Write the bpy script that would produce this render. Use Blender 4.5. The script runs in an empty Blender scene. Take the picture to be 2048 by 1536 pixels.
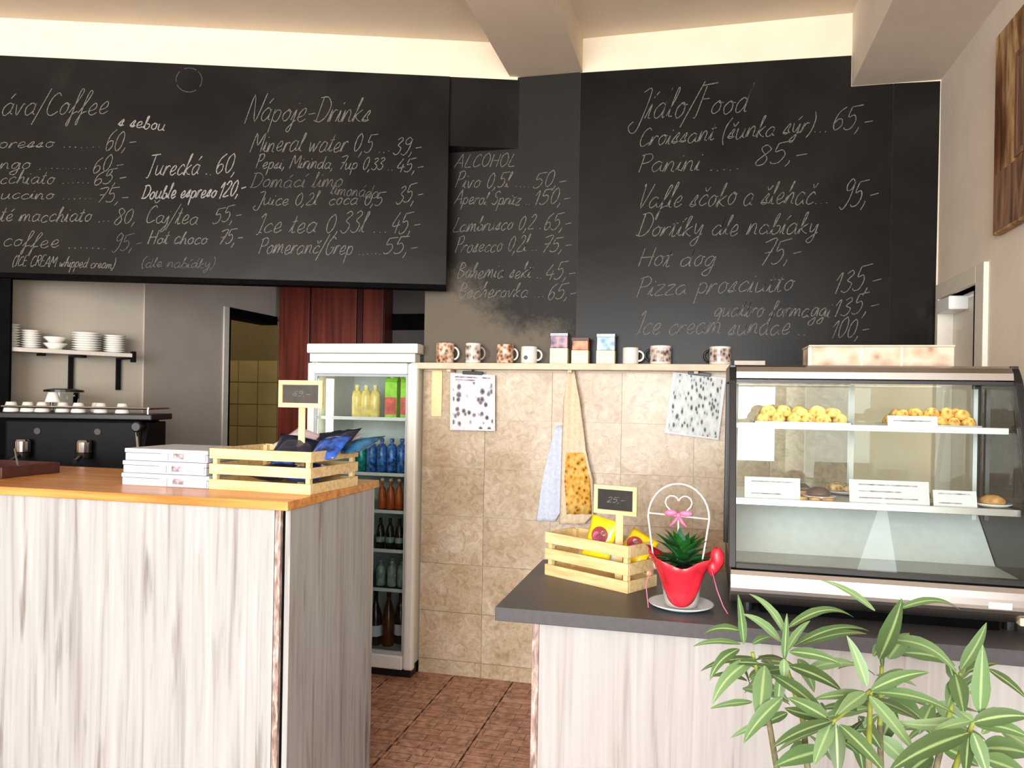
import bpy, math, random
from mathutils import Vector, Matrix
random.seed(7)
PI = math.pi
SC = bpy.context.scene
COL = SC.collection

# ------------------------------------------------------------------ camera
FPX = 1540.0                       # focal length in pixels of the 2048 wide frame
YAW = math.radians(13.7)           # looks a little left of the room's depth axis
ROLL = math.radians(1.0)
EYE = Vector((0, 0, 1.5))
FWD = Vector((-math.sin(YAW), math.cos(YAW), 0))
RGT = Vector((math.cos(YAW), math.sin(YAW), 0))
UPV = Vector((0, 0, 1))
RC = RGT * math.cos(ROLL) + UPV * math.sin(ROLL)
UC = UPV * math.cos(ROLL) - RGT * math.sin(ROLL)
cd = bpy.data.cameras.new('camera')
cd.sensor_width = 36.0
cd.lens = 36.0 * FPX / 2048
cd.shift_y = 32 / 2048
cd.clip_start = 0.05
cam = bpy.data.objects.new('camera', cd)
COL.objects.link(cam)
cam.matrix_world = Matrix.Translation(EYE) @ Matrix((RC, UC, -FWD)).transposed().to_4x4()
SC.camera = cam

# ------------------------------------------------------------------ light and exposure
SC.view_settings.view_transform = 'Standard'
SC.view_settings.look = 'None'
SC.view_settings.gamma = 1.0
SC.view_settings.use_curve_mapping = False
SC.view_settings.exposure = 0.0
W = bpy.data.worlds.new('sky')
SC.world = W
W.use_nodes = True
wn = W.node_tree.nodes
wn['Background'].inputs['Color'].default_value = (0.80, 0.90, 1.0, 1)
wn['Background'].inputs['Strength'].default_value = 1.5
SC.cycles.max_bounces = 7; SC.cycles.diffuse_bounces = 4; SC.cycles.glossy_bounces = 3; SC.cycles.transparent_max_bounces = 12
SC.cycles.caustics_reflective = False; SC.cycles.caustics_refractive = False
def area_light(name, loc, target, sx, sy, power, color):
    l = bpy.data.lights.new(name, 'AREA')
    l.shape = 'RECTANGLE'; l.size = sx; l.size_y = sy; l.energy = power; l.color = color
    o = bpy.data.objects.new(name, l); COL.objects.link(o)
    o.location = loc
    o.rotation_euler = (Vector(target) - Vector(loc)).to_track_quat('-Z', 'Y').to_euler()
    return o
# daylight coming in through the shop window behind the viewer
area_light('window_daylight', (-1.0, -4.95, 1.7), (-1.0, 4, 1.7), 3.9, 2.7, 730, (0.985, 0.99, 1.0))
# added fill from an invented opening in the right wall, brightening the counter's side
area_light('side_fill_light', (1.07, -1.4, 1.6), (-4, -1.4, 1.6), 3.2, 2.2, 95, (0.97, 0.985, 1.0))

# ------------------------------------------------------------------ pixel to place
def ray(u, v):
    return FWD + RC * ((u - 1024) / FPX) - UC * ((v - 800) / FPX)
def onplane(u, v, p, n):
    d = ray(u, v); n = Vector(n); t = (Vector(p) - EYE).dot(n) / d.dot(n)
    return EYE + d * t
def atY(u, v, y): return onplane(u, v, (0, y, 0), (0, 1, 0))
def atX(u, v, x): return onplane(u, v, (x, 0, 0), (1, 0, 0))
def atZ(u, v, z): return onplane(u, v, (0, 0, z), (0, 0, 1))
def atD(u, v, d): return EYE + ray(u, v) * d

# ------------------------------------------------------------------ mesh helpers
class MB:
    def __init__(s): s.v = []; s.f = []; s.uv = None
    def add(s, vs, fs):
        o = len(s.v); s.v += [tuple(p) for p in vs]; s.f += [tuple(i + o for i in f) for f in fs]; return s
    def box(s, x0, x1, y0, y1, z0, z1, M=None):
        vs = [Vector(p) for p in ((x0,y0,z0),(x1,y0,z0),(x1,y1,z0),(x0,y1,z0),(x0,y0,z1),(x1,y0,z1),(x1,y1,z1),(x0,y1,z1))]
        if M is not None: vs = [M @ p for p in vs]
        return s.add(vs, [(0,3,2,1),(4,5,6,7),(0,1,5,4),(1,2,6,5),(2,3,7,6),(3,0,4,7)])
    def prism(s, pts, a0, a1, axis='x'):
        # closed profile extruded along an axis; pts are the two other coordinates
        n = len(pts)
        def P(a, p):
            return (a, p[0], p[1]) if axis == 'x' else ((p[0], a, p[1]) if axis == 'y' else (p[0], p[1], a))
        vs = [P(a0, p) for p in pts] + [P(a1, p) for p in pts]
        fs = [tuple(range(n - 1, -1, -1)), tuple(range(n, 2 * n))]
        fs += [(i, (i + 1) % n, n + (i + 1) % n, n + i) for i in range(n)]
        return s.add(vs, fs)
    def lathe(s, prof, seg=20, c=(0, 0, 0), close=True):
        o = []; n = len(prof)
        for k in range(seg):
            a = 2 * PI * k / seg
            for r, z in prof: o.append((c[0] + r * math.cos(a), c[1] + r * math.sin(a), c[2] + z))
        fs = []
        for k in range(seg):
            k2 = (k + 1) % seg
            for i in range(n - 1): fs.append((k*n+i, k2*n+i, k2*n+i+1, k*n+i+1))
        s.add(o, fs)
        if close:
            b = len(s.v) - len(o)
            if prof[0][0] > 1e-5: s.f.append(tuple(b + k*n for k in range(seg - 1, -1, -1)))
            if prof[-1][0] > 1e-5: s.f.append(tuple(b + k*n + n - 1 for k in range(seg)))
        return s
    def tube(s, pts, r, seg=8, caps=True):
        pts = [Vector(p) for p in pts]; n = len(pts)
        rs = r if isinstance(r, (list, tuple)) else [r] * n
        base = len(s.v); ref = None
        for i, p in enumerate(pts):
            t = (pts[min(i+1, n-1)] - pts[max(i-1, 0)]).normalized()
            if ref is None:
                ref = Vector((0, 0, 1)) if abs(t.z) < 0.9 else Vector((1, 0, 0))
            a = (ref - t * ref.dot(t)).normalized(); b = t.cross(a); ref = a
            for k in range(seg):
                q = 2 * PI * k / seg
                s.v.append(tuple(p + (a * math.cos(q) + b * math.sin(q)) * rs[i]))
        for i in range(n - 1):
            for k in range(seg):
                k2 = (k + 1) % seg
                s.f.append((base+i*seg+k, base+i*seg+k2, base+(i+1)*seg+k2, base+(i+1)*seg+k))
        if caps:
            s.f.append(tuple(base + k for k in range(seg - 1, -1, -1)))
            s.f.append(tuple(base + (n-1)*seg + k for k in range(seg)))
        return s
    def blob(s, c, r, seg=12, rings=7, jit=0.0, seed=0):
        rnd = random.Random(seed); vs = []; fs = []
        for i in range(rings + 1):
            ph = PI * i / rings
            for k in range(seg):
                a = 2 * PI * k / seg; j = 1 + rnd.uniform(-jit, jit)
                vs.append((c[0] + r[0]*j*math.sin(ph)*math.cos(a), c[1] + r[1]*j*math.sin(ph)*math.sin(a), c[2] - r[2]*j*math.cos(ph)))
        for i in range(rings):
            for k in range(seg):
                k2 = (k+1) % seg
                fs.append((i*seg+k, i*seg+k2, (i+1)*seg+k2, (i+1)*seg+k))
        return s.add(vs, fs)
    def mesh(s, name):
        me = bpy.data.meshes.new(name); me.from_pydata(s.v, [], s.f); me.update()
        return me

MATS = {}
def obj(name, mb, mat, parent=None, bevel=0.0, smooth=False, loc=None, rotz=None, seg=2):
    me = mb.mesh(name) if isinstance(mb, MB) else mb
    o = bpy.data.objects.new(name, me); COL.objects.link(o)
    if mat is not None and len(me.materials) == 0: me.materials.append(MATS[mat] if isinstance(mat, str) else mat)
    if parent is not None: o.parent = parent
    if loc is not None: o.location = loc
    if rotz is not None: o.rotation_euler = (0, 0, rotz)
    if smooth:
        me.shade_smooth() if hasattr(me, 'shade_smooth') else None
        m = None
    if bevel:
        m = o.modifiers.new('bevel', 'BEVEL'); m.width = bevel; m.segments = seg; m.limit_method = 'ANGLE'; m.angle_limit = math.radians(40)
    return o
def tag(o, label, cat, group=None):
    o['label'] = label; o['category'] = cat
    if group: o['group'] = group
    return o
def thing(name, label, cat, loc=(0, 0, 0), rotz=0.0, group=None):
    o = bpy.data.objects.new(name, None); COL.objects.link(o)
    o.empty_display_size = 0.05
    o.location = loc; o.rotation_euler = (0, 0, rotz)
    return tag(o, label, cat, group)
def struct(name, mb, mat, label=None, bevel=0.0):
    o = obj(name, mb, mat, None, bevel); o['kind'] = 'structure'
    if label: o['label'] = label
    return o
def copy_tree(o, parent=None):
    c = o.copy(); COL.objects.link(c); c.parent = parent
    for ch in list(o.children): copy_tree(ch, c)
    return c
def smoothed(o):
    for p in o.data.polygons: p.use_smooth = True
    return o

# ------------------------------------------------------------------ materials
def newmat(name):
    m = bpy.data.materials.new(name); m.use_nodes = True
    nt = m.node_tree; b = nt.nodes['Principled BSDF']
    MATS[name] = m
    return m, nt, b
def lin(c):
    return tuple((x / 12.92 if x <= 0.04045 else ((x + 0.055) / 1.055) ** 2.4) for x in [k / 255 for k in c]) + (1,)
def N(nt, t, **kw):
    n = nt.nodes.new(t)
    for k, v in kw.items():
        if k in n.inputs: n.inputs[k].default_value = v
        else: setattr(n, k, v)
    return n
def ramp(nt, fac, stops):
    r = nt.nodes.new('ShaderNodeValToRGB'); e = r.color_ramp.elements
    while len(e) < len(stops): e.new(0.5)
    for i, (p, c) in enumerate(stops): e[i].position = p; e[i].color = c
    nt.links.new(fac, r.inputs[0]); return r.outputs[0]
def coords(nt, scale=(1, 1, 1), rnd=True):
    tc = nt.nodes.new('ShaderNodeTexCoord'); mp = nt.nodes.new('ShaderNodeMapping')
    mp.inputs['Scale'].default_value = scale
    nt.links.new(tc.outputs['Object'], mp.inputs['Vector'])
    if rnd:
        oi = nt.nodes.new('ShaderNodeObjectInfo'); mul = N(nt, 'ShaderNodeMath', operation='MULTIPLY'); mul.inputs[1].default_value = 37.0
        nt.links.new(oi.outputs['Random'], mul.inputs[0]); nt.links.new(mul.outputs[0], mp.inputs['Location'])
    return mp.outputs[0]
def plain(name, rgb, rough=0.6, metal=0.0, var=0.06, scale=30.0, bump=0.0, spec=0.5, coat=0.0):
    m, nt, b = newmat(name); c = lin(rgb)
    n = N(nt, 'ShaderNodeTexNoise'); n.inputs['Scale'].default_value = scale; n.inputs['Detail'].default_value = 4
    nt.links.new(coords(nt), n.inputs['Vector'])
    lo = tuple(max(0, x * (1 - var * 2)) for x in c[:3]) + (1,); hi = tuple(min(1, x * (1 + var * 2)) for x in c[:3]) + (1,)
    nt.links.new(ramp(nt, n.outputs['Fac'], [(0.3, lo), (0.7, hi)]), b.inputs['Base Color'])
    b.inputs['Roughness'].default_value = rough; b.inputs['Metallic'].default_value = metal
    b.inputs['Specular IOR Level'].default_value = spec
    if coat: b.inputs['Coat Weight'].default_value = coat
    if bump:
        bp = N(nt, 'ShaderNodeBump'); bp.inputs['Strength'].default_value = bump; bp.inputs['Distance'].default_value = 0.004
        nt.links.new(n.outputs['Fac'], bp.inputs['Height']); nt.links.new(bp.outputs[0], b.inputs['Normal'])
    return m
def streaky(name, stops, scale, rough=0.5, detail=6, distort=0.6, second=None, bump=0.15, spec=0.4):
    """wood-like: noise stretched along one axis; second = (scale, stops) multiplies broad blotches"""
    m, nt, b = newmat(name)
    n = N(nt, 'ShaderNodeTexNoise'); n.inputs['Scale'].default_value = 1; n.inputs['Detail'].default_value = detail; n.inputs['Distortion'].default_value = distort
    nt.links.new(coords(nt, scale), n.inputs['Vector'])
    col = ramp(nt, n.outputs['Fac'], stops)
    if second:
        n2 = N(nt, 'ShaderNodeTexNoise'); n2.inputs['Scale'].default_value = 1; n2.inputs['Detail'].default_value = 3
        nt.links.new(coords(nt, second[0]), n2.inputs['Vector'])
        mx = N(nt, 'ShaderNodeMix', data_type='RGBA', blend_type='MULTIPLY'); mx.inputs[0].default_value = 1
        nt.links.new(col, mx.inputs[6]); nt.links.new(ramp(nt, n2.outputs['Fac'], second[1]), mx.inputs[7]); col = mx.outputs[2]
    nt.links.new(col, b.inputs['Base Color']); b.inputs['Roughness'].default_value = rough; b.inputs['Specular IOR Level'].default_value = spec
    bp = N(nt, 'ShaderNodeBump'); bp.inputs['Strength'].default_value = bump; bp.inputs['Distance'].default_value = 0.002
    nt.links.new(n.outputs['Fac'], bp.inputs['Height']); nt.links.new(bp.outputs[0], b.inputs['Normal'])
    return m
def voro(name, scale, stops, rough=0.6, feature='F1', vec=(1, 1, 1), coat=0.0):
    m, nt, b = newmat(name)
    v = N(nt, 'ShaderNodeTexVoronoi', feature=feature); v.inputs['Scale'].default_value = scale
    n = N(nt, 'ShaderNodeTexNoise'); n.inputs['Scale'].default_value = scale * 0.6; n.inputs['Detail'].default_value = 5
    cc = coords(nt, vec); nt.links.new(cc, v.inputs['Vector']); nt.links.new(cc, n.inputs['Vector'])
    mx = N(nt, 'ShaderNodeMath', operation='MULTIPLY'); nt.links.new(v.outputs['Distance'], mx.inputs[0]); nt.links.new(n.outputs['Fac'], mx.inputs[1])
    mu = N(nt, 'ShaderNodeMath', operation='MULTIPLY'); mu.inputs[1].default_value = 2.2; nt.links.new(mx.outputs[0], mu.inputs[0])
    nt.links.new(ramp(nt, mu.outputs[0], stops), b.inputs['Base Color']); b.inputs['Roughness'].default_value = rough
    b.inputs['Coat Weight'].default_value = coat
    return m
def glass(name, tint=(0.93, 0.97, 0.96), ior=1.45, rough=0.0):
    m, nt, b = newmat(name); nt.nodes.remove(b)
    out = nt.nodes['Material Output']
    t = N(nt, 'ShaderNodeBsdfTransparent'); t.inputs['Color'].default_value = tint + (1,)
    g = N(nt, 'ShaderNodeBsdfGlossy'); g.inputs['Roughness'].default_value = rough
    fr = N(nt, 'ShaderNodeFresnel'); fr.inputs['IOR'].default_value = ior
    mx = N(nt, 'ShaderNodeMixShader'); nt.links.new(fr.outputs[0], mx.inputs[0]); nt.links.new(t.outputs[0], mx.inputs[1]); nt.links.new(g.outputs[0], mx.inputs[2])
    nt.links.new(mx.outputs[0], out.inputs['Surface'])
    return m
def emit(name, rgb, strength):
    m, nt, b = newmat(name); b.inputs['Base Color'].default_value = lin(rgb)
    b.inputs['Emission Color'].default_value = lin(rgb); b.inputs['Emission Strength'].default_value = strength
    return m

plain('white_paint', (246, 232, 206), 0.85, var=0.02, scale=6)
plain('ceiling_paint', (228, 212, 190), 0.9, var=0.02, scale=4)
plain('right_paint', (232, 221, 206), 0.85, var=0.02, scale=5)
plain('room_grey', (176, 166, 150), 0.85, var=0.03, scale=4)
plain('room_taupe', (186, 174, 162), 0.85, var=0.03, scale=4)
plain('dark_back', (82, 76, 72), 0.85, var=0.05, scale=4)
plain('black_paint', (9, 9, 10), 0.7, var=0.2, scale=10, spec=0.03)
plain('white_gloss', (236, 238, 236), 0.35, var=0.01)
plain('door_white', (226, 220, 208), 0.45, var=0.02)
plain('grout', (150, 132, 112), 0.9, var=0.05)
plain('floor_grout', (96, 70, 58), 0.9, var=0.1)
plain('black_plastic', (18, 18, 20), 0.4, var=0.1)
plain('black_metal', (14, 13, 17), 0.45, 0.0, var=0.1, spec=0.12)
plain('steel', (196, 194, 192), 0.28, 1.0, var=0.02, scale=8)
plain('chrome', (210, 210, 214), 0.15, 1.0, var=0.01)
plain('grey_top', (74, 72, 74), 0.42, var=0.05, scale=60, spec=0.35)
plain('grey_edge', (96, 94, 98), 0.5, var=0.04, scale=60)
plain('ceramic', (236, 232, 224), 0.25, var=0.02, coat=0.3)
plain('shelf_ply', (222, 202, 176), 0.6, var=0.06, scale=20)
plain('shelf_white', (214, 206, 194), 0.6, var=0.02)
plain('paper_white', (228, 228, 234), 0.7, var=0.02)
plain('card_white', (222, 224, 224), 0.6, var=0.02)
plain('carton_white', (200, 203, 214), 0.6, var=0.03, scale=18)
plain('carton_print', (166, 152, 156), 0.7, var=0.35, scale=60)
plain('carton_grey', (196, 194, 204), 0.7, var=0.12, scale=60)
plain('well_white', (236, 242, 240), 0.4, var=0.02)
plain('saucer', (206, 218, 224), 0.3, var=0.02)
plain('soil', (36, 26, 20), 0.95, var=0.2)
plain('wire_white', (238, 232, 228), 0.4, var=0.02)
plain('pink_bow', (226, 120, 160), 0.5, var=0.08)
plain('leaf_dark', (34, 96, 34), 0.45, var=0.2, scale=40)
plain('leaf_dark_grey', (66, 116, 86), 0.45, var=0.2, scale=40)
plain('stem_green', (128, 138, 50), 0.6, var=0.15, scale=60)
plain('stem_brown', (112, 104, 76), 0.8, var=0.2, scale=60)
plain('terracotta', (160, 92, 62), 0.85, var=0.1)
plain('chalk', (114, 111, 105), 0.95, var=0.30, scale=160)
plain('chalk_faint', (94, 91, 87), 0.95, var=0.3, scale=160)
plain('chalk_bright', (148, 144, 138), 0.95, var=0.2, scale=160)
plain('slate', (66, 62, 58), 0.6, var=0.1)
plain('slate_dark', (34, 30, 28), 0.6, var=0.1)
plain('maroon', (70, 34, 30), 0.5, var=0.1)
plain('cloth_blue', (206, 214, 232), 0.9, var=0.05, scale=80, bump=0.2)
plain('blue_bag', (40, 84, 170), 0.25, var=0.45, scale=26, coat=0.4)
plain('navy_bag', (26, 34, 56), 0.25, var=0.3, scale=26, coat=0.4)
plain('teal_bag', (40, 92, 130), 0.25, var=0.35, scale=26, coat=0.4)
plain('pink_bag', (236, 212, 218), 0.3, var=0.12, scale=40, coat=0.3)
plain('yellow_bag', (246, 206, 24), 0.3, var=0.08, scale=30, coat=0.4)
plain('bag_white', (232, 232, 216), 0.35, var=0.05)
plain('bag_pink', (226, 120, 160), 0.35, var=0.1)
plain('bag_red', (150, 46, 44), 0.35, var=0.15)
plain('red_wrap', (226, 40, 58), 0.45, var=0.12, scale=26, coat=0.3)
plain('yellow_drink', (236, 210, 120), 0.3, var=0.1)
plain('cap_yellow', (240, 226, 160), 0.4, var=0.03)
plain('carton_green', (150, 214, 40), 0.4, var=0.1)
plain('carton_red', (214, 84, 74), 0.4, var=0.2)
plain('can_blue', (60, 110, 184), 0.3, 0.1, var=0.5, scale=50)
plain('can_teal', (30, 136, 126), 0.3, 0.1, var=0.35, scale=50)
plain('orange_drink', (196, 92, 40), 0.3, var=0.15)
plain('dark_bottle', (40, 30, 34), 0.2, var=0.2)
plain('brown_bottle', (86, 48, 26), 0.2, var=0.2)
plain('pale_bottle', (150, 164, 156), 0.25, var=0.2)
plain('fridge_inner', (214, 218, 214), 0.5, var=0.02)
plain('fridge_white', (238, 236, 228), 0.4, var=0.01)
plain('fridge_grey', (176, 186, 192), 0.4, var=0.03)
plain('mug_cream', (236, 224, 186), 0.4, var=0.04)
plain('handle_grey', (140, 134, 126), 0.5, var=0.05)
plain('glaze_choc', (92, 62, 50), 0.5, var=0.12)
plain('bread', (206, 150, 84), 0.7, var=0.25, scale=60, bump=0.4)
plain('asphalt', (150, 148, 144), 0.9, var=0.1)
plain('wash_tile', (176, 160, 108), 0.3, var=0.05, scale=4)
plain('wash_wall', (122, 108, 74), 0.8, var=0.03)
plain('reflection_yellow', (246, 226, 168), 0.6, var=0.05, scale=15)
emit('tube_light', (255, 244, 214), 4.0); emit('case_fill_glow', (240, 250, 255), 9.0)
glass('pane'); glass('case_glass', (0.95, 0.975, 0.96)); glass('shelf_glass', (0.80, 0.93, 0.88))

streaky('oak_top', [(0.25, lin((164, 98, 42))), (0.5, lin((208, 140, 70))), (0.75, lin((230, 168, 96)))], (2.2, 45, 45), 0.32, spec=0.5)
streaky('pine', [(0.25, lin((206, 168, 110))), (0.5, lin((232, 202, 146))), (0.8, lin((244, 220, 172)))], (7, 60, 60), 0.6)
streaky('pine_post', [(0.25, lin((206, 168, 110))), (0.5, lin((234, 204, 148))), (0.8, lin((244, 220, 172)))], (60, 60, 7), 0.6)
LAM = [(0.20, lin((122, 113, 108))), (0.33, lin((150, 147, 144))), (0.45, lin((165, 165, 163))), (0.72, lin((178, 180, 180)))]
streaky('laminate', LAM, (38, 38, 1.6), 0.45, 8, 0.7, ((16, 16, 1.6), [(0.29, lin((196, 186, 180))), (0.38, (1, 1, 1, 1))]))
streaky('laminate_pale', [(0.22, lin((136, 126, 121))), (0.40, lin((163, 159, 156))), (0.7, lin((176, 175, 173)))], (38, 38, 1.6), 0.45, 7, 0.9)
streaky('edge_band', [(0.35, lin((120, 98, 90))), (0.55, lin((170, 148, 138))), (0.7, lin((206, 196, 190)))], (90, 90, 22), 0.6)
streaky('mahogany', [(0.25, lin((70, 26, 18))), (0.5, lin((112, 44, 32))), (0.8, lin((136, 62, 46)))], (26, 26, 1.4), 0.4)
streaky('mahogany_dark', [(0.25, lin((44, 14, 10))), (0.6, lin((74, 28, 20)))], (26, 26, 1.4), 0.4)
streaky('rustic', [(0.25, lin((84, 58, 38))), (0.42, lin((150, 112, 70))), (0.58, lin((196, 160, 112))), (0.75, lin((214, 196, 164)))], (9, 14, 3), 0.8, 8, 1.5, ((3, 5, 2.5), [(0.35, lin((150, 120, 96))), (0.6, (1, 1, 1, 1))]))
streaky('rustic_dark', [(0.3, lin((74, 52, 42))), (0.5, lin((124, 92, 72))), (0.75, lin((164, 132, 104)))], (16, 20, 3), 0.8, 8, 1.5)
streaky('board_black', [(0.3, lin((26, 25, 24))), (0.55, lin((35, 33, 31))), (0.8, lin((44, 41, 38)))], (2.2, 2.2, 2.6), 0.24, 5, 0.8, bump=0.03, spec=0.09)
# blackboard paint worn thin towards its lower left corner, stone colour showing through
m, nt, b = newmat('board_worn')
n = N(nt, 'ShaderNodeTexNoise'); n.inputs['Scale'].default_value = 26; n.inputs['Detail'].default_value = 8; n.inputs['Roughness'].default_value = 0.75
n2 = N(nt, 'ShaderNodeTexNoise'); n2.inputs['Scale'].default_value = 2.4; n2.inputs['Detail'].default_value = 3
cc = coords(nt, (1, 1, 1), False); nt.links.new(cc, n.inputs['Vector']); nt.links.new(cc, n2.inputs['Vector'])
sx = N(nt, 'ShaderNodeSeparateXYZ'); nt.links.new(cc, sx.inputs[0])
ad = N(nt, 'ShaderNodeMath', operation='MULTIPLY_ADD'); ad.inputs[1].default_value = -1.25; ad.inputs[2].default_value = 0.93
nt.links.new(sx.outputs['Z'], ad.inputs[0])
a2 = N(nt, 'ShaderNodeMath', operation='MULTIPLY_ADD'); a2.inputs[1].default_value = -0.75
nt.links.new(sx.outputs['X'], a2.inputs[0]); nt.links.new(ad.outputs[0], a2.inputs[2])
a3 = N(nt, 'ShaderNodeMath', operation='MULTIPLY_ADD'); a3.inputs[1].default_value = 0.75; nt.links.new(n2.outputs['Fac'], a3.inputs[0]); nt.links.new(a2.outputs[0], a3.inputs[2])
a4 = N(nt, 'ShaderNodeMath', operation='MULTIPLY_ADD'); a4.inputs[1].default_value = 0.5; nt.links.new(n.outputs['Fac'], a4.inputs[0]); nt.links.new(a3.outputs[0], a4.inputs[2])
nt.links.new(ramp(nt, a4.outputs[0], [(0.72, lin((38, 36, 33))), (0.86, lin((76, 71, 61))), (1.0, lin((104, 96, 83)))]), b.inputs['Base Color'])
b.inputs['Roughness'].default_value = 0.5; b.inputs['Specular IOR Level'].default_value = 0.15

# beige stone wall tile and printed terracotta floor tile
m, nt, b = newmat('wall_tile')
cc = coords(nt)
n = N(nt, 'ShaderNodeTexNoise'); n.inputs['Scale'].default_value = 22; n.inputs['Detail'].default_value = 8; n.inputs['Roughness'].default_value = 0.7; n.inputs['Distortion'].default_value = 1.2
n2 = N(nt, 'ShaderNodeTexNoise'); n2.inputs['Scale'].default_value = 3.5; n2.inputs['Detail'].default_value = 3
nt.links.new(cc, n.inputs['Vector']); nt.links.new(cc, n2.inputs['Vector'])
c1 = ramp(nt, n.outputs['Fac'], [(0.32, lin((178, 158, 134))), (0.5, lin((208, 190, 165))), (0.68, lin((228, 215, 196)))])
mx = N(nt, 'ShaderNodeMix', data_type='RGBA', blend_type='MULTIPLY'); mx.inputs[0].default_value = 1
nt.links.new(c1, mx.inputs[6]); nt.links.new(ramp(nt, n2.outputs['Fac'], [(0.3, lin((222, 208, 188))), (0.7, (1, 1, 1, 1))]), mx.inputs[7])
nt.links.new(mx.outputs[2], b.inputs['Base Color']); b.inputs['Roughness'].default_value = 0.32
bp = N(nt, 'ShaderNodeBump'); bp.inputs['Strength'].default_value = 0.25; bp.inputs['Distance'].default_value = 0.004
nt.links.new(n.outputs['Fac'], bp.inputs['Height']); nt.links.new(bp.outputs[0], b.inputs['Normal'])

m, nt, b = newmat('floor_tile')
tc = N(nt, 'ShaderNodeTexCoord')
br = N(nt, 'ShaderNodeTexBrick'); br.offset = 0.5; br.squash = 0.6; br.squash_frequency = 2
br.inputs['Scale'].default_value = 1.0; br.inputs['Mortar Size'].default_value = 0.0022; br.inputs['Brick Width'].default_value = 0.16; br.inputs['Row Height'].default_value = 0.064
br.inputs['Color1'].default_value = lin((214, 164, 138)); br.inputs['Color2'].default_value = lin((198, 146, 122)); br.inputs['Mortar'].default_value = lin((120, 84, 70))
nt.links.new(tc.outputs['Object'], br.inputs['Vector'])
n = N(nt, 'ShaderNodeTexNoise'); n.inputs['Scale'].default_value = 30; n.inputs['Detail'].default_value = 7; nt.links.new(coords(nt), n.inputs['Vector'])
mx = N(nt, 'ShaderNodeMix', data_type='RGBA', blend_type='MULTIPLY'); mx.inputs[0].default_value = 1
nt.links.new(br.outputs['Color'], mx.inputs[6]); nt.links.new(ramp(nt, n.outputs['Fac'], [(0.3, lin((176, 166, 160))), (0.65, (1, 1, 1, 1))]), mx.inputs[7])
nt.links.new(mx.outputs[2], b.inputs['Base Color']); b.inputs['Roughness'].default_value = 0.45

# prints
voro('print_sketch', 30, [(0.10, lin((50, 50, 56))), (0.30, lin((130, 126, 132))), (0.46, lin((232, 228, 234))), (0.9, lin((244, 242, 246)))], vec=(1, 1, 0.8))
voro('print_town', 60, [(0.06, lin((40, 44, 50))), (0.3, lin((110, 116, 118))), (0.4, lin((196, 204, 204))), (0.9, lin((222, 228, 226)))], vec=(1, 1, 0.45))
voro('print_brown', 50, [(0.1, lin((60, 34, 22))), (0.3, lin((140, 92, 62))), (0.6, lin((204, 160, 126))), (0.9, lin((230, 210, 190)))], 0.35, coat=0.3)
voro('print_photo', 44, [(0.08, lin((40, 30, 28))), (0.28, lin((104, 84, 76))), (0.55, lin((186, 164, 150))), (0.9, lin((224, 214, 204)))], 0.35, coat=0.3)
voro('print_purple', 30, [(0.1, lin((46, 36, 60))), (0.4, lin((128, 100, 130))), (0.8, lin((190, 150, 160)))], 0.4)
voro('print_orange', 30, [(0.1, lin((54, 22, 14))), (0.4, lin((186, 88, 44))), (0.8, lin((230, 150, 100)))], 0.4)
voro('print_sky', 22, [(0.1, lin((36, 98, 140))), (0.4, lin((140, 180, 206))), (0.8, lin((214, 226, 232)))], 0.4)
voro('print_towel', 40, [(0.06, lin((56, 36, 22))), (0.2, lin((150, 96, 40))), (0.42, lin((214, 158, 60))), (0.9, lin((232, 196, 110)))], 0.9)
voro('print_carton', 22, [(0.1, lin((150, 118, 92))), (0.35, lin((196, 168, 140))), (0.8, lin((222, 202, 178)))], 0.6)
voro('pastry_gold', 70, [(0.05, lin((168, 102, 36))), (0.3, lin((222, 168, 70))), (0.7, lin((246, 214, 120)))], 0.55)
voro('pastry_dark', 70, [(0.05, lin((130, 72, 24))), (0.3, lin((204, 138, 48))), (0.7, lin((236, 188, 92)))], 0.55)
voro('pastry_nut', 60, [(0.05, lin((110, 70, 40))), (0.3, lin((190, 140, 80))), (0.7, lin((232, 206, 150)))], 0.6)
# oleander leaf: pale midrib down the middle, from the leaf's own UV
m, nt, b = newmat('oleander_leaf')
uv = N(nt, 'ShaderNodeUVMap'); sx = N(nt, 'ShaderNodeSeparateXYZ'); nt.links.new(uv.outputs[0], sx.inputs[0])
s1 = N(nt, 'ShaderNodeMath', operation='SUBTRACT'); s1.inputs[1].default_value = 0.5; nt.links.new(sx.outputs[0], s1.inputs[0])
s2 = N(nt, 'ShaderNodeMath', operation='ABSOLUTE'); nt.links.new(s1.outputs[0], s2.inputs[0])
oi = N(nt, 'ShaderNodeObjectInfo')
base = ramp(nt, oi.outputs['Random'], [(0.0, lin((64, 86, 46))), (0.45, lin((88, 116, 70))), (1.0, lin((116, 144, 98)))])
mx = N(nt, 'ShaderNodeMix', data_type='RGBA'); nt.links.new(ramp(nt, s2.outputs[0], [(0.03, (1, 1, 1, 1)), (0.10, (0, 0, 0, 1))]), mx.inputs[0])
nt.links.new(base, mx.inputs[6]); mx.inputs[7].default_value = lin((146, 168, 112)); nt.links.new(mx.outputs[2], b.inputs['Base Color'])
b.inputs['Roughness'].default_value = 0.42
b.inputs['Transmission Weight'].default_value = 0.0
b.inputs['Subsurface Weight'].default_value = 0.0

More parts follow.
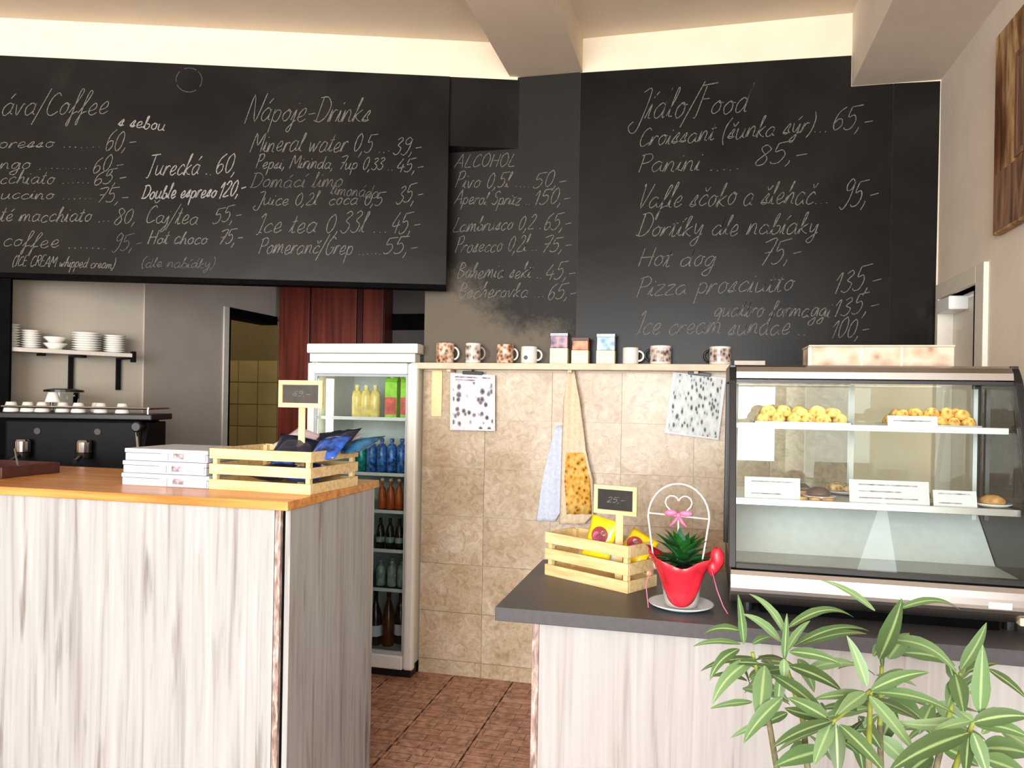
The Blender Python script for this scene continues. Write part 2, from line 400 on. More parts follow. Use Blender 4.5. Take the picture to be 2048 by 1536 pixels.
# ================================================================== the room
XR, YB, ZC = 1.08, 4.0, 3.40        # right wall, back wall, ceiling
XL, YF = -5.2, -5.0                 # left wall and shop front, both out of view
FO = Vector((-1.006, 3.978, 0)); FA = math.radians(17.75)
FX = Vector((math.cos(FA), math.sin(FA), 0)); FN = Vector((math.sin(FA), -math.cos(FA), 0))   # along / out of the angled front
def fascia_local(p):
    d = Vector(p) - FO
    return d.dot(FX), -d.dot(FN), d.z
def rotated_box(x0, x1, y0, y1, z0, z1, o, ang):
    return MB().box(x0, x1, y0, y1, z0, z1, Matrix.Translation(o) @ Matrix.Rotation(ang, 4, 'Z'))

floor = struct('floor', MB().box(XL - .2, XR + .2, YF - .1, 6.6, -.12, -.008), 'floor_grout')
tile_me = MB().box(-.161, .161, -.161, .161, -.008, 0).mesh('tile')
tile_me.materials.append(MATS['floor_tile'])
for i in range(13):
    for j in range(10):
        x = -3.066 + i * .327; y = 1.03 + j * .327
        if x > XR - .1: continue
        obj('tile', tile_me, None, floor, loc=(x, y, 0))
struct('ceiling', MB().box(XL - .2, XR + .2, YF - .1, 6.6, ZC, ZC + .1), 'ceiling_paint')
xb0 = atY(1022, 158, YB).x; xb1 = atY(1165, 145, YB).x
struct('trim_1', MB().box(xb0, xb1, YF, YB, 3.222, ZC), 'ceiling_paint', 'painted ceiling beam running out over the shop floor')
struct('trim_2', MB().box(atY(1703, 172, YB).x, XR, YF, YB, 3.045, ZC), 'right_paint', 'boxed-in soffit along the right wall')

wb = struct('wall_back', MB().box(-1.476, XR + .15, YB, YB + .16, 0, ZC), 'white_paint', 'back wall tiled in beige stone below the mug shelf')
for o in (wb,): pass
TW, TH, TX0, TZ0 = .365, .262, -1.485, .08
zj = [0] + [TZ0 + k * TH for k in range(7)]
xj = [-1.476] + [TX0 + k * TW for k in range(1, 7)]
tile_cache = {}
for a in range(len(xj) - 1):
    for c in range(len(zj) - 1):
        z1 = min(zj[c + 1], 1.66)
        w, h = round(xj[a + 1] - xj[a], 4), round(z1 - zj[c], 4)
        if (w, h) not in tile_cache:
            me = MB().box(.0012, w - .0012, -.009, 0, .0012, h - .0012).mesh('tile'); me.materials.append(MATS['wall_tile']); tile_cache[(w, h)] = me
        obj('tile', tile_cache[(w, h)], None, wb, loc=(xj[a], YB, zj[c]))
struct('wall_right', MB().box(XR, XR + .15, YF, -3.0, 0, ZC).box(XR, XR + .15, -3.0, .2, 0, .5).box(XR, XR + .15, -3.0, .2, 2.7, ZC).box(XR, XR + .15, .2, 3.425, 0, ZC).box(XR, XR + .15, 3.425, YB, 2.0, ZC).box(XR, XR + .15, 3.93, YB + .16, 0, 2.0), 'right_paint')  # window opening out of view, added to let in the side fill light
struct('wall_left', MB().box(XL - .15, XL, YF, 6.5, 0, ZC), 'room_grey')
# shop front behind the viewer: one wide window opening
struct('wall_front', MB().box(XL, -3.0, YF - .12, YF, 0, ZC).box(1.0, XR + .15, YF - .12, YF, 0, ZC).box(-3.0, 1.0, YF - .12, YF, 0, .3).box(-3.0, 1.0, YF - .12, YF, 3.08, ZC), 'white_paint')

# angled front over the serving hatch
struct('wall_upper', rotated_box(-4.4, .05, 0, .25, 3.205, ZC, FO, FA), 'white_paint', 'white strip of wall above the hanging menu board')
struct('trim_3', rotated_box(-4.4, .045, -.004, .25, 2.84, 3.205, FO, FA), 'board_black', 'black painted lintel over the serving hatch')
s_post = fascia_local(onplane(19, 700, FO, FN))[0]
struct('trim_4', rotated_box(-4.4, s_post, 0, .02, 0, 2.84, FO, FA), 'black_paint', 'black post at the left end of the serving hatch')

# back room seen through the hatch
CX, CY = -3.24, 3.98
WD = Vector((-.459, -.889, 0)).normalized(); WN = Vector((.889, -.459, 0)).normalized()
wang = math.atan2(-WD.y, -WD.x)     # local +x runs from the left end towards the corner
struct('wall_shelf', rotated_box(-.88, 0, 0, .06, 0, ZC, (CX, CY, 0), wang), 'room_grey', 'grey wall carrying the plate shelf')
dA = atX(446, 620, CX); dB = atX(566, 640, CX)
d0, d1, dz = dA.y + .06, dB.y + .0, (dA.z + dB.z) / 2
struct('wall_side', MB().box(CX - .12, CX, CY - .02, d0, 0, ZC).box(CX - .12, CX, d0, 5.62, dz, ZC), 'room_taupe', 'taupe side wall with the open washroom doorway')
struct('wall_far', MB().box(-3.16, XR + .15, 5.6, 5.7, 0, ZC), 'dark_back')
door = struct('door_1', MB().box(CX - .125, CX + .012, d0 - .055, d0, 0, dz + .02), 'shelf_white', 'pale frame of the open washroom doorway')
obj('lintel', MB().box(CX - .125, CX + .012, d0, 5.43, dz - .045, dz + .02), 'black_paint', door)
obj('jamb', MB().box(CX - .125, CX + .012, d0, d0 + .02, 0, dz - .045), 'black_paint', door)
ww = struct('wall_washroom', MB().box(-5.1, -2.9, 6.25, 6.35, 0, ZC), 'wash_wall', 'cream tiled wall inside the washroom')
wt = MB().box(-.0965, .0965, -.006, 0, -.0965, .0965).mesh('tile'); wt.materials.append(MATS['wash_tile'])
for i in range(8):
    for j in range(9):
        obj('tile', wt, None, ww, loc=(-3.2 - i * .2, 6.25, .12 + j * .2))
lamp = thing('ceiling_lamp', 'round washroom ceiling lamp behind the open doorway', 'lamp', (-4.1, 5.2, ZC))
obj('base', MB().lathe([(.14, -.02), (.14, 0)], 20), 'white_gloss', lamp)
obj('diffuser', MB().lathe([(.001, -.09), (.08, -.08), (.12, -.05), (.13, -.02)], 20), 'white_gloss', lamp)
pl = bpy.data.lights.new('washroom_bulb', 'POINT'); pl.energy = 22; pl.color = (1, .86, .6); pl.shadow_soft_size = .12
po = bpy.data.objects.new('washroom_bulb', pl); COL.objects.link(po); po.parent = lamp; po.location = (0, 0, -.25)

# white door in the right wall, close to the corner
d2 = struct('door_2', MB().box(XR + .05, XR + .09, 3.50, 3.925, 0, 1.98), 'door_white', 'white door in the right wall beside the blackboard')
obj('casing', MB().box(XR - .018, XR + .05, 3.335, 3.43, 0, 2.07), 'door_white', d2, .003)
obj('casing', MB().box(XR - .018, XR + .05, 3.43, 3.965, 2.0, 2.07), 'door_white', d2, .003)
obj('casing', MB().box(XR - .018, XR + .05, 3.925, 3.965, 0, 2.0), 'door_white', d2, .003)
obj('gap_shade', MB().box(XR + .0, XR + .06, 3.475, 3.50, 0, 1.98), 'black_paint', d2)  # black bar drawn for the shade in the gap beside the door
obj('door_panel', MB().box(XR + .04, XR + .05, 3.58, 3.85, 1.1, 1.85), 'door_white', d2, .004)
obj('door_closer', MB().box(XR - .03, XR + .05, 3.72, 3.90, 1.93, 1.99), 'white_gloss', d2, .006)

# pavement outside
struct('ground', MB().box(-14, 12, -20, YF - .12, -.2, -.12), 'asphalt', 'pavement and street outside the shop window')

# ================================================================== chalk handwriting
G = {
'a':(4.2,'3.4,3.3 2,4 .5,2.5 .6,.7 1.8,0 3.2,1.5 3.5,3.8 3.3,.8 4.2,.3'),
'b':(3.6,'0,.3 1,4 1.6,8 .9,7 .8,1 1.8,0 3.2,1.2 3,3.2 1.6,3.2'),
'c':(3.4,'3.2,3.2 2.2,4 .7,2.6 .6,.8 1.8,0 3.4,.9'),
'd':(4.2,'3.2,3.3 2,4 .5,2.5 .6,.6 1.8,0 3.2,2 3.7,8 3.4,.8 4.2,.3'),
'e':(3.5,'.2,1.2 2.4,2 2.7,3.4 1.8,4 .6,2.4 .8,.5 2,0 3.5,1'),
'f':(2.9,'0,.3 1.8,4 2.8,7.4 2,8 1.4,5 .8,-3.4 .2,-3 1.2,0 2.9,.8'),
'g':(3.9,'3.2,3.3 2,4 .5,2.5 .8,.5 2.2,.6 3.4,3.8 3,-2.6 1.6,-3.8 .6,-2.4 3.9,.4'),
'h':(3.8,'0,.3 1.2,5 1.7,8 1,7 .6,0 1.2,2.8 2.4,4 3,2.8 2.9,.6 3.8,.3'),
'i':(1.8,'0,.4 .9,3.9 .8,.6 1.8,.3;1.1,5.7 1.3,6.1'),
'j':(1.8,'0,.4 1.2,3.9 1,-2.5 0,-3.6 -.4,-2.5 1.8,.4;1.3,5.7 1.5,6.1'),
'k':(3.5,'0,.3 1.2,5 1.6,8 .9,7 .6,0;3,4 1,2 2.4,.6 3.5,.2'),
'l':(2,'0,.3 1.3,5 1.7,7.6 1.1,7.8 .8,4 .9,.6 2,.3'),
'm':(5.6,'0,0 .5,4 .6,0 1.2,3 2,4 2.5,2.8 2.5,0 3.2,3 4,4 4.6,2.6 4.6,.6 5.6,.3'),
'n':(3.9,'0,0 .5,4 .6,0 1.2,3 2.2,4 2.9,2.8 2.9,.6 3.9,.3'),
'o':(3.6,'2,4 .6,2.6 .7,.8 1.8,0 3,1.2 2.9,3.2 2,4 2.4,3.4 3.6,3.3'),
'p':(3.6,'.5,4 .4,-3.8;.5,2.6 1.6,4 3,3.2 2.9,1 1.8,0 .6,.8'),
'q':(3.9,'3.2,3.3 2,4 .5,2.5 .8,.5 2.2,.6 3.4,3.8 3.1,-3.8 3.9,-2.6'),
'r':(2.8,'0,0 .6,4 .6,0 1,2.8 2,4 2.8,3.5'),
's':(3,'0,.6 1.8,3.9 2.3,3.2 1.8,1.8 2.4,.6 1.2,0 .2,.7 3,.6'),
't':(2.4,'0,.4 1,4 1.3,7 1,1.2 1.5,.1 2.4,.6;.1,4.6 2.1,4.9'),
'u':(4.1,'.3,4 .5,.8 1.4,0 2.7,1.2 3.2,4 3.1,.8 4.1,.3'),
'v':(3.2,'.2,3.8 1.3,.1 2.6,3.9 3.2,3.7'),
'w':(5,'.2,3.8 1,.1 2.2,3.2 3,.1 4.4,3.9 5,3.6'),
'x':(3.2,'.2,3.8 2.8,.1;2.9,3.9 .1,.1'),
'y':(3.8,'.3,4 .7,1 1.8,.6 3,3.8 2.6,-2.4 1.4,-3.8 .6,-2.6 3.8,.5'),
'z':(3.2,'.3,3.7 2.8,3.9 .3,.2 3.2,.3'),
'A':(5,'0,0 2.4,8 3,7.6 4.6,0;1,2.8 4,3.1'),
'B':(4.4,'.6,0 .8,8 2.8,7.8 3.4,6.2 1,4.3 3.6,3.6 4,1.6 2.6,.1 .4,.3'),
'C':(4.6,'4,6.8 3,8 1.4,6.4 .6,3 1.2,.6 2.6,0 4.6,1.4'),
'D':(5,'.8,7.8 .7,0;-.2,7.6 2.6,8 4.6,5.4 4.2,2 2.2,0 -.2,.2'),
'E':(4,'3.8,7.8 .7,7.8 .6,0 3.9,.1;.6,4 3,4.1'),
'F':(4.4,'1.2,7.4 .8,0 0,-.6;0,7.6 4.4,8;.9,4 3.2,4.2'),
'G':(4.8,'4.2,6.8 3,8 1.2,6.2 .6,3 1.4,.4 3,0 4.2,1.4 4.3,3.2 2.6,3.1 4.8,3.2'),
'H':(4.8,'.8,7.8 .5,0;4.4,8 4,0;.2,3.8 4.8,4.2'),
'I':(2.2,'.2,6.6 1.6,8 1.2,.6 .2,-.4;1.2,.6 2.2,.4'),
'J':(3.6,'.8,7.6 3.4,8 2.6,-1.6 1,-2.8 -.6,-1.2 .4,0'),
'L':(4,'1.4,7.8 .9,4 .6,.2 4,.2'),
'M':(5.8,'0,-.4 .8,8 2.8,2.6 5,8 5.4,0'),
'N':(5.2,'.2,-.6 .8,8 3.8,0 5.2,8.4'),
'O':(4.8,'2.6,8 .8,6 .6,2.4 2.2,0 4.2,2 4.2,5.6 2.6,8'),
'P':(4,'.7,0 .8,8;-.1,7.2 2.6,8.1 3.8,6.4 3,4.4 .8,3.8'),
'R':(4.4,'.7,0 .8,8;-.1,7.2 2.6,8.1 3.8,6.4 3,4.4 .8,3.8 2.4,3 4.4,0'),
'S':(4,'3.6,7 2.4,8 .9,6.6 1.4,4.8 3,3.6 3.2,1.4 1.8,0 0,1'),
'T':(4.2,'0,7.6 4.4,8;2.4,7.8 1.8,.3 .8,-.4'),
'V':(4,'.2,7.6 .6,8 1.4,0 4.2,8.4'),
'0':(3.8,'2.2,8 .7,6 .6,2.2 1.8,0 3.3,2 3.3,6 2.2,8'),
'1':(2.4,'.2,5.4 1.8,8 1.5,0'),
'2':(3.8,'.6,6.2 1.8,8 3.2,6.6 2.6,4 .4,.2 3.8,.3'),
'3':(3.6,'.6,7 2,8 3,6.6 1.4,4.4 3.2,3 2.8,.6 1.4,0 .2,1'),
'4':(3.8,'2,8 .3,3 3.8,3.2;2.8,5 2.6,0'),
'5':(4,'1,7.6 .7,4.4 2.4,4.8 3.4,2.8 2.6,.4 1,0 .2,.8;1,7.6 4.4,8'),
'6':(3.6,'3,8 1.2,6 .6,2.4 1.6,0 3.2,1.4 2.8,3.6 1.4,3.6 .7,2'),
'7':(3.8,'.2,7.4 3.8,8 1.6,0;1,4 3.4,4.2'),
'8':(3.6,'3,6.8 1.8,8 .8,6.6 3,2.6 2.4,.2 1,0 .6,1.8 3.2,5.6 3,6.8'),
'9':(3.6,'3.2,6.8 2,8 .7,6.4 1.2,4.6 2.8,4.8 3.3,7 3,2 1.6,-.6 .2,.2'),
',':(1.6,'.9,.6 .8,-.4 .2,-1.8'), '.':(1.9,'.7,0 1.05,.25'), '-':(3.2,'.3,2.4 3,2.7'),
'/':(2.6,'2.8,9 -.4,-2.6'), '(':(2,'1.8,9 .4,5.6 .4,1 1.6,-2'), ')':(2,'.4,9 1.6,5.6 1.4,1 0,-2'),
}
ACC = {'á':('a','1.9,5.4 3,7'), 'é':('e','1.6,5.4 2.7,7'), 'í':('i','.8,5.4 1.9,7'), 'ý':('y','1.6,5.4 2.8,7'), 'š':('s','.8,6.6 1.6,5.2 2.8,6.8'), 'č':('c','1,6.6 1.9,5.2 3,6.8'), 'Č':('C','1.4,10.4 2.6,9 4,10.6')}
def strokes(ch):
    if ch == ' ': return 2.6, []
    extra = []
    if ch in ACC:
        ch, e = ACC[ch]; extra = [e]
    w, s = G[ch]
    return w, [[tuple(map(float, p.split(','))) for p in st.split()] for st in s.split(';') + extra]
def catmull(pts, n=4):
    if len(pts) < 3: return pts
    P = [pts[0]] + list(pts) + [pts[-1]]; out = []
    for i in range(1, len(P) - 2):
        a, b_, c, d = P[i-1], P[i], P[i+1], P[i+2]
        for k in range(n):
            t = k / n
            out.append(tuple(.5 * ((2*b_[j]) + (c[j]-a[j])*t + (2*a[j]-5*b_[j]+4*c[j]-d[j])*t*t + (3*b_[j]-a[j]-3*c[j]+d[j])*t**3) for j in range(len(b_))))
    out.append(tuple(pts[-1])); return out
def chalk_mesh(text, u0, v0, u1, v1, h, width, to_local, slant=.34):
    rnd = random.Random(text + str(u0)); mb = MB()
    adv = sum(strokes(c)[0] + .35 for c in text)
    sc = h / 8.0; x = 0
    du, dv = (u1 - u0) / adv, (v1 - v0) / adv
    for ch in text:
        w, ss = strokes(ch)
        dy = rnd.uniform(-.35, .35); sy = rnd.uniform(.9, 1.1)
        for st in ss:
            st = [(px + rnd.uniform(-.12, .12), py * sy + dy + rnd.uniform(-.12, .12)) for px, py in st]
            pts = []
            for px, py in catmull(st):
                X = x + px
                U = u0 + du * X + py * sc * slant; V = v0 + dv * X - py * sc
                pts.append(Vector(to_local(U, V)))
            nrm = Vector((0, -1, 0)); L = []; R_ = []
            for i, p in enumerate(pts):
                t = pts[min(i+1, len(pts)-1)] - pts[max(i-1, 0)]
                if t.length < 1e-6: t = Vector((1, 0, 0))
                sd = t.normalized().cross(nrm) * (width * .72 * rnd.uniform(.36, .62))
                L.append(p + sd); R_.append(p - sd)
            n = len(pts); o = L + R_
            mb.add(o, [(i, i+1, n+i+1, n+i) for i in range(n - 1)])
        x += w + .35
    return mb

# left hanging menu board
bl = thing('menu_board', 'long hanging blackboard with coffee and drinks prices in chalk', 'blackboard', FO, FA)
s_r = fascia_local(onplane(894, 500, FO, FN))[0]
zb = (onplane(20, 548, FO, FN).z + onplane(893, 572, FO, FN).z) / 2
BT = .035
obj('panel', MB().box(-4.4, s_r, -BT, -.006, zb, 3.195), 'board_black', bl, .003)
obj('bottom_rail', MB().box(-4.4, s_r - .0, -BT + .004, .05, zb - .022, zb - .001), 'black_paint', bl)
def loc_l(u, v):
    p = onplane(u, v, FO + FN * (BT + .0016), FN); s, y, z = fascia_local(p); return (s, -(BT + .0016), z)
LEFT = [("áva/Coffee",0,232,216,228,46,.0055,'chalk'),("s sebou",236,250,330,262,24,.007,'chalk_bright'),
("presso .......",-4,296,205,294,22,.005,'chalk'),("60,-",206,303,270,297,40,.0055,'chalk'),
("ngo .........",-2,338,178,338,24,.005,'chalk'),("60,-",182,346,246,340,32,.0055,'chalk'),
("cchiato ......",-2,368,182,366,26,.005,'chalk'),("65,-",184,372,252,364,28,.0055,'chalk'),
("uccino ......",0,398,188,398,22,.005,'chalk'),("75,-",190,404,256,404,28,.0055,'chalk'),
("té macchiato ...",-2,443,222,444,30,.0055,'chalk'),("80,",226,449,272,447,32,.0055,'chalk'),
("coffee .......",4,492,216,498,30,.005,'chalk'),("95,-",222,504,282,496,34,.005,'chalk_faint'),
("(ICE CREAM whipped cream)",24,531,228,537,20,.0045,'chalk'),
("Turecká ..",290,352,426,349,40,.006,'chalk_bright'),("60,",428,346,472,346,38,.006,'chalk_bright'),
("Double espreso",282,398,432,394,28,.008,'chalk_bright'),("120,-",434,398,490,386,34,.008,'chalk_bright'),
("Čaj/tea",288,446,396,449,34,.0055,'chalk'),("55,-",424,447,482,440,32,.0055,'chalk'),
("Hot choco",294,487,414,488,26,.006,'chalk'),("75,-",434,490,484,485,30,.006,'chalk'),
("(dle nabídky)",282,534,428,536,20,.0045,'chalk_faint'),
("Nápoje-Drinks",490,242,738,246,50,.0055,'chalk'),
("Mineral water 0,5 ...",500,303,782,304,40,.0055,'chalk'),("39,-",784,309,842,306,36,.0055,'chalk'),
("Pepsi, Mirinda, 7up 0,33 ..",510,336,788,340,26,.0055,'chalk'),("45,-",790,346,846,342,28,.0055,'chalk'),
("Domácí limo",500,374,684,375,30,.0055,'chalk_faint'),("limonáda",660,388,756,398,26,.005,'chalk_faint'),("35,-",790,408,844,402,38,.0055,'chalk'),
("Juice 0,2l  coca 0,5",510,410,764,410,26,.005,'chalk'),
("Ice tea 0,33l ...",512,466,778,464,40,.0055,'chalk'),("45,-",778,468,838,463,44,.0055,'chalk'),
("Pomeranč/Grep ......",515,507,764,509,34,.0055,'chalk'),("55,-",764,508,834,506,32,.0055,'chalk')]
def write(lines, parent, fn):
    for t, u0, v0, u1, v1, h, w, m in lines:
        o = obj('chalk_writing', chalk_mesh(t, u0, v0, u1, v1, h, w, fn), m, parent)
        o['label'] = 'chalk handwriting reading ' + t.strip(' .')
write(LEFT, bl, loc_l)
ring = MB(); cpts = [Vector(loc_l(378 + 26 * math.cos(a * PI / 16), 160 + 24 * math.sin(a * PI / 16))) for a in range(33)]
for i in range(32):
    if i in (3, 4, 14, 20, 21, 27): continue
    a, b_ = cpts[i], cpts[i + 1]; n = Vector((0, -1, 0)); sd = (b_ - a).normalized().cross(n) * .0015
    ring.add([a + sd, a - sd, b_ - sd, b_ + sd], [(0, 1, 2, 3)])
obj('chalk_ring', ring, 'chalk_faint', bl)

# blackboard on the wall pier and the two panels right of it
xs0 = atY(1157, 400, YB).x; zsh = atY(1145, 728, 3.86).z
def board(name, label, pts, mat):
    t = thing(name, label, 'blackboard', (pts[0][0], YB, pts[0][1]))
    x0, z0 = pts[0]
    obj('panel', MB().prism([(x - x0, z - z0) for x, z in pts], -.011, -.001, 'y'), mat, t)
    def fn(u, v):
        p = atY(u, v, YB - .0125); return (p.x - x0, -.0125, p.z - z0)
    return t, fn
ba, fa = board('pier_blackboard', 'narrow worn blackboard with alcohol prices above the mug shelf', [(-1.474, 1.665), (xs0 - .001, 1.665), (xs0 - .001, 3.22), (-1.02, 3.22), (-1.474, 3.22)], 'board_worn')
ALC = [("ALCOHOL",908,335,1030,332,26,.005,'chalk'),
("Pivo 0,5l ....",908,376,1062,374,32,.0055,'chalk'),("50,-",1064,376,1132,371,32,.0055,'chalk'),
("Aperol Spritz ..",908,408,1062,410,26,.0055,'chalk'),("150,-",1064,411,1140,406,30,.0055,'chalk'),
("Lambrusco 0,2 .",904,464,1084,458,30,.0055,'chalk'),("65,-",1084,461,1142,455,34,.0055,'chalk'),
("Prosecco 0,2l ..",908,505,1076,502,32,.0055,'chalk'),("75,-",1080,505,1142,500,30,.0055,'chalk'),
("Bohemia sekt ..",912,556,1086,556,32,.0055,'chalk'),("45,-",1088,560,1150,556,34,.0055,'chalk'),
("Becherovka ...",914,596,1090,595,30,.0055,'chalk'),("65,-",1092,600,1152,595,30,.0055,'chalk')]
write(ALC, ba, fa)
xs1 = atY(1782, 400, YB).x; xsof = atY(1703, 172, YB).x
br_, fr_ = board('food_blackboard', 'large blackboard with food prices in chalk beside the corner', [(xs0 + .001, 1.665), (xs1 - .001, 1.665), (xs1 - .001, 3.04), (xsof - .004, 3.04), (xsof - .004, 3.19), (xs0 + .001, 3.217)], 'board_black')
FOOD = [("Jídlo/Food",1264,242,1494,224,58,.0055,'chalk'),
("Croissant (šunka sýr)...",1274,293,1658,262,40,.0055,'chalk'),("65,-",1660,262,1744,256,44,.0055,'chalk'),
("Panini .....",1274,344,1482,340,40,.0055,'chalk'),("85,-",1506,333,1614,320,40,.0055,'chalk'),
("Vafle sčoko a šlehač...",1274,416,1660,407,48,.0055,'chalk'),("95,-",1676,417,1754,404,54,.006,'chalk'),
("Dortíky dle nabídky",1272,473,1636,468,42,.0055,'chalk'),
("Hot dog",1274,533,1430,531,40,.0055,'chalk'),("75,-",1514,533,1602,518,48,.0055,'chalk'),
("Pizza prosciutto",1270,593,1586,581,42,.0055,'chalk'),("135,-",1662,590,1760,574,46,.0055,'chalk'),
("quattro formaggi",1426,632,1660,634,34,.0055,'chalk'),("135,-",1662,636,1756,622,38,.0055,'chalk'),
("Ice cream sundae ..",1270,668,1616,669,42,.0055,'chalk'),("100,-",1658,678,1736,672,38,.0055,'chalk')]
write(FOOD, br_, fr_)
board('corner_blackboard', 'narrow plain blackboard panel in the corner by the white door', [(xs1 + .001, 1.665), (XR - .012, 1.665), (XR - .006, 3.035), (xs1 + .001, 3.04)], 'board_black')

# ================================================================== counters
CT = 1.18
KS = .914
lc = thing('service_counter', 'tall counter with pale grey wood panels and oak worktop', 'counter', (0, 0, 0))
LX1, LY0, LY1, LX0 = -1.318 * KS, 2.30 * KS, 3.05 * KS, -4.1
obj('worktop', MB().box(LX0, LX1, LY0, LY1, CT - .028, CT), 'oak_top', lc, .003)
obj('front_panel', MB().box(LX0, LX1 - .052, LY0 + .014, LY0 + .034, 0, CT - .029), 'laminate', lc, .001)
obj('edge_strip', MB().box(LX1 - .0505, LX1 - .032, LY0 + .016, LY0 + .04, 0, CT - .029), 'edge_band', lc, .001)
obj('side_panel', MB().box(LX1 - .024, LX1 - .006, LY0 + .03, LY1 - .03, 0, CT - .029), 'laminate', lc, .001)
obj('corner_gap', MB().box(LX1 - .032, LX1 - .024, LY0 + .03, LY0 + .05, 0, CT - .029), 'black_paint', lc)
obj('inner_shelf', MB().box(LX0, LX1 - .03, LY0 + .06, LY1 - .1, .55, .57), 'laminate', lc)

RT = 0.90
rc = thing('display_counter', 'low counter with charcoal worktop and whitewashed wood front', 'counter', (0, 0, 0))
RX0, RY0, RY1 = -.566, 2.158, 2.86
obj('worktop', MB().box(RX0, XR - .012, RY0, RY1, RT - .04, RT), 'grey_top', rc, .002)
obj('front_panel', MB().box(RX0 + .125, XR - .012, RY0 + .035, RY0 + .055, 0, RT - .041), 'laminate_pale', rc, .001)
obj('edge_strip', MB().box(RX0 + .104, RX0 + .124, RY0 + .035, RY0 + .055, 0, RT - .041), 'edge_band', rc, .001)
obj('side_panel', MB().box(RX0 + .106, RX0 + .124, RY0 + .056, RY1 - .06, 0, RT - .041), 'laminate_pale', rc, .001)

# ================================================================== crates
def crate(name, label, loc, rotz, L, D, H, slats=3):
    t = thing(name, label, 'crate', loc, rotz)
    th = .008; gap = .018; sh = (H - gap * (slats - 1)) / slats
    obj('base', MB().box(th, L - th, th, D - th, .002, .010), 'pine', t)
    for k in range(slats):
        z0 = k * (sh + gap); z1 = z0 + sh
        obj('slat', MB().box(0, L, 0, th, z0, z1), 'pine', t, .0012)
        obj('slat', MB().box(0, L, D - th, D, z0, z1), 'pine', t, .0012)
        for x in (0, L - th):
            obj('slat', MB().box(x, x + th, th + .0005, D - th - .0005, z0, z1), 'pine', t, .0012)
    for x in (th + .0005, L - th - .0165):
        for y in (th + .0005, D - th - .0165):
            obj('post', MB().box(x, x + .016, y, y + .016, .01, H - .003), 'pine_post', t)
    return t
crate('wooden_crate', 'pine slatted crate of blue packets on the oak worktop', (-1.765 * KS, 2.512 * KS, CT), math.radians(-3.5), .43 * KS, .345 * KS, .152 * KS)
fl = atZ(1089, 1149, RT); fr2 = atZ(1255, 1188, RT)
ca = math.atan2(fr2.y - fl.y, fr2.x - fl.x); cl = (fr2 - fl).length
crate('wooden_crate', 'pine slatted crate of yellow sweet packets on the charcoal worktop', (fl.x, fl.y, RT), ca, cl, .16, .148)
crx = Vector((math.cos(ca), math.sin(ca), 0)); cry = Vector((-math.sin(ca), math.cos(ca), 0))

# small chalkboard signs on sticks
def sign(label, c, rotz, w, h, foot, slate, mark, stick_off):
    t = thing('price_sign', label, 'sign', (c.x, c.y, foot), rotz)
    z0 = c.z - foot - h / 2; z1 = z0 + h; fw = .016 if w > .17 else .014
    obj('frame_rail', MB().box(-w/2, w/2, -.006, .006, z0, z0 + fw), 'pine', t, .001)
    obj('frame_rail', MB().box(-w/2, w/2, -.006, .006, z1 - fw, z1), 'pine', t, .001)
    obj('frame_stile', MB().box(-w/2, -w/2 + fw, -.006, .006, z0 + fw, z1 - fw), 'pine_post', t, .001)
    obj('frame_stile', MB().box(w/2 - fw, w/2, -.006, .006, z0 + fw, z1 - fw), 'pine_post', t, .001)
    obj('slate', MB().box(-w/2 + fw - .002, w/2 - fw + .002, -.002, .004, z0 + fw - .002, z1 - fw + .002), slate, t)
    obj('stick', MB().box(stick_off - .013, stick_off + .013, .0062, .012, 0, z1 - .02), 'pine_post', t, .001)
    sx_, sz = w * .32, h * .16
    m = MB()
    def put(u, v): return (u, -.0032, v)
    m = chalk_mesh(mark, -w * .2, 0, w * .22, 0, h * .2, .0028, lambda u, v: (u, -.0032, (z0 + z1) / 2 - h * .08 - v))
    obj('chalk_writing', m, 'chalk', t)
    return t
c1 = atY(602, 788, 2.66 * KS)
sign('pine framed mini chalkboard on a stick in the blue packet crate', c1, math.radians(-4), .192 * KS, .104 * KS, CT + .0105, 'slate', '69,-', .0)
c2 = atD(1231, 1000, 2.50)
sign('pine framed mini chalkboard on a stick in the sweet packet crate', c2, ca * .55, .150, .094, RT + .0105, 'slate_dark', '25,-', .012)

# snack packets: pillow shaped bags with crimped ends
def pillow(w, h, d, seed=0):
    rnd = random.Random(seed); mb = MB(); nx, nz = 8, 8; vs = []
    for side in (-1, 1):
        for j in range(nz + 1):
            for i in range(nx + 1):
                u, v = i / nx, j / nz
                b_ = max(0, math.sin(PI * u)) ** .5 * max(0, math.sin(PI * v)) ** .6
                vs.append(((u - .5) * w * (1 - .06 * math.sin(PI * v)), side * (d / 2 * b_ * (1 + rnd.uniform(-.14, .14)) + .0008), v * h))
    def id_(s, i, j): return s * (nx + 1) * (nz + 1) + j * (nx + 1) + i
    fs = []
    for i in range(nx):
        for j in range(nz):
            fs.append((id_(0,i,j), id_(0,i+1,j), id_(0,i+1,j+1), id_(0,i,j+1)))
            fs.append((id_(1,i,j+1), id_(1,i+1,j+1), id_(1,i+1,j), id_(1,i,j)))
    ed = [(i, 0) for i in range(nx)] + [(nx, j) for j in range(nz)] + [(i, nz) for i in range(nx, 0, -1)] + [(0, j) for j in range(nz, 0, -1)]
    for k in range(len(ed)):
        a, b_ = ed[k], ed[(k + 1) % len(ed)]
        fs.append((id_(0, *b_), id_(0, *a), id_(1, *a), id_(1, *b_)))
    return mb.add(vs, fs)
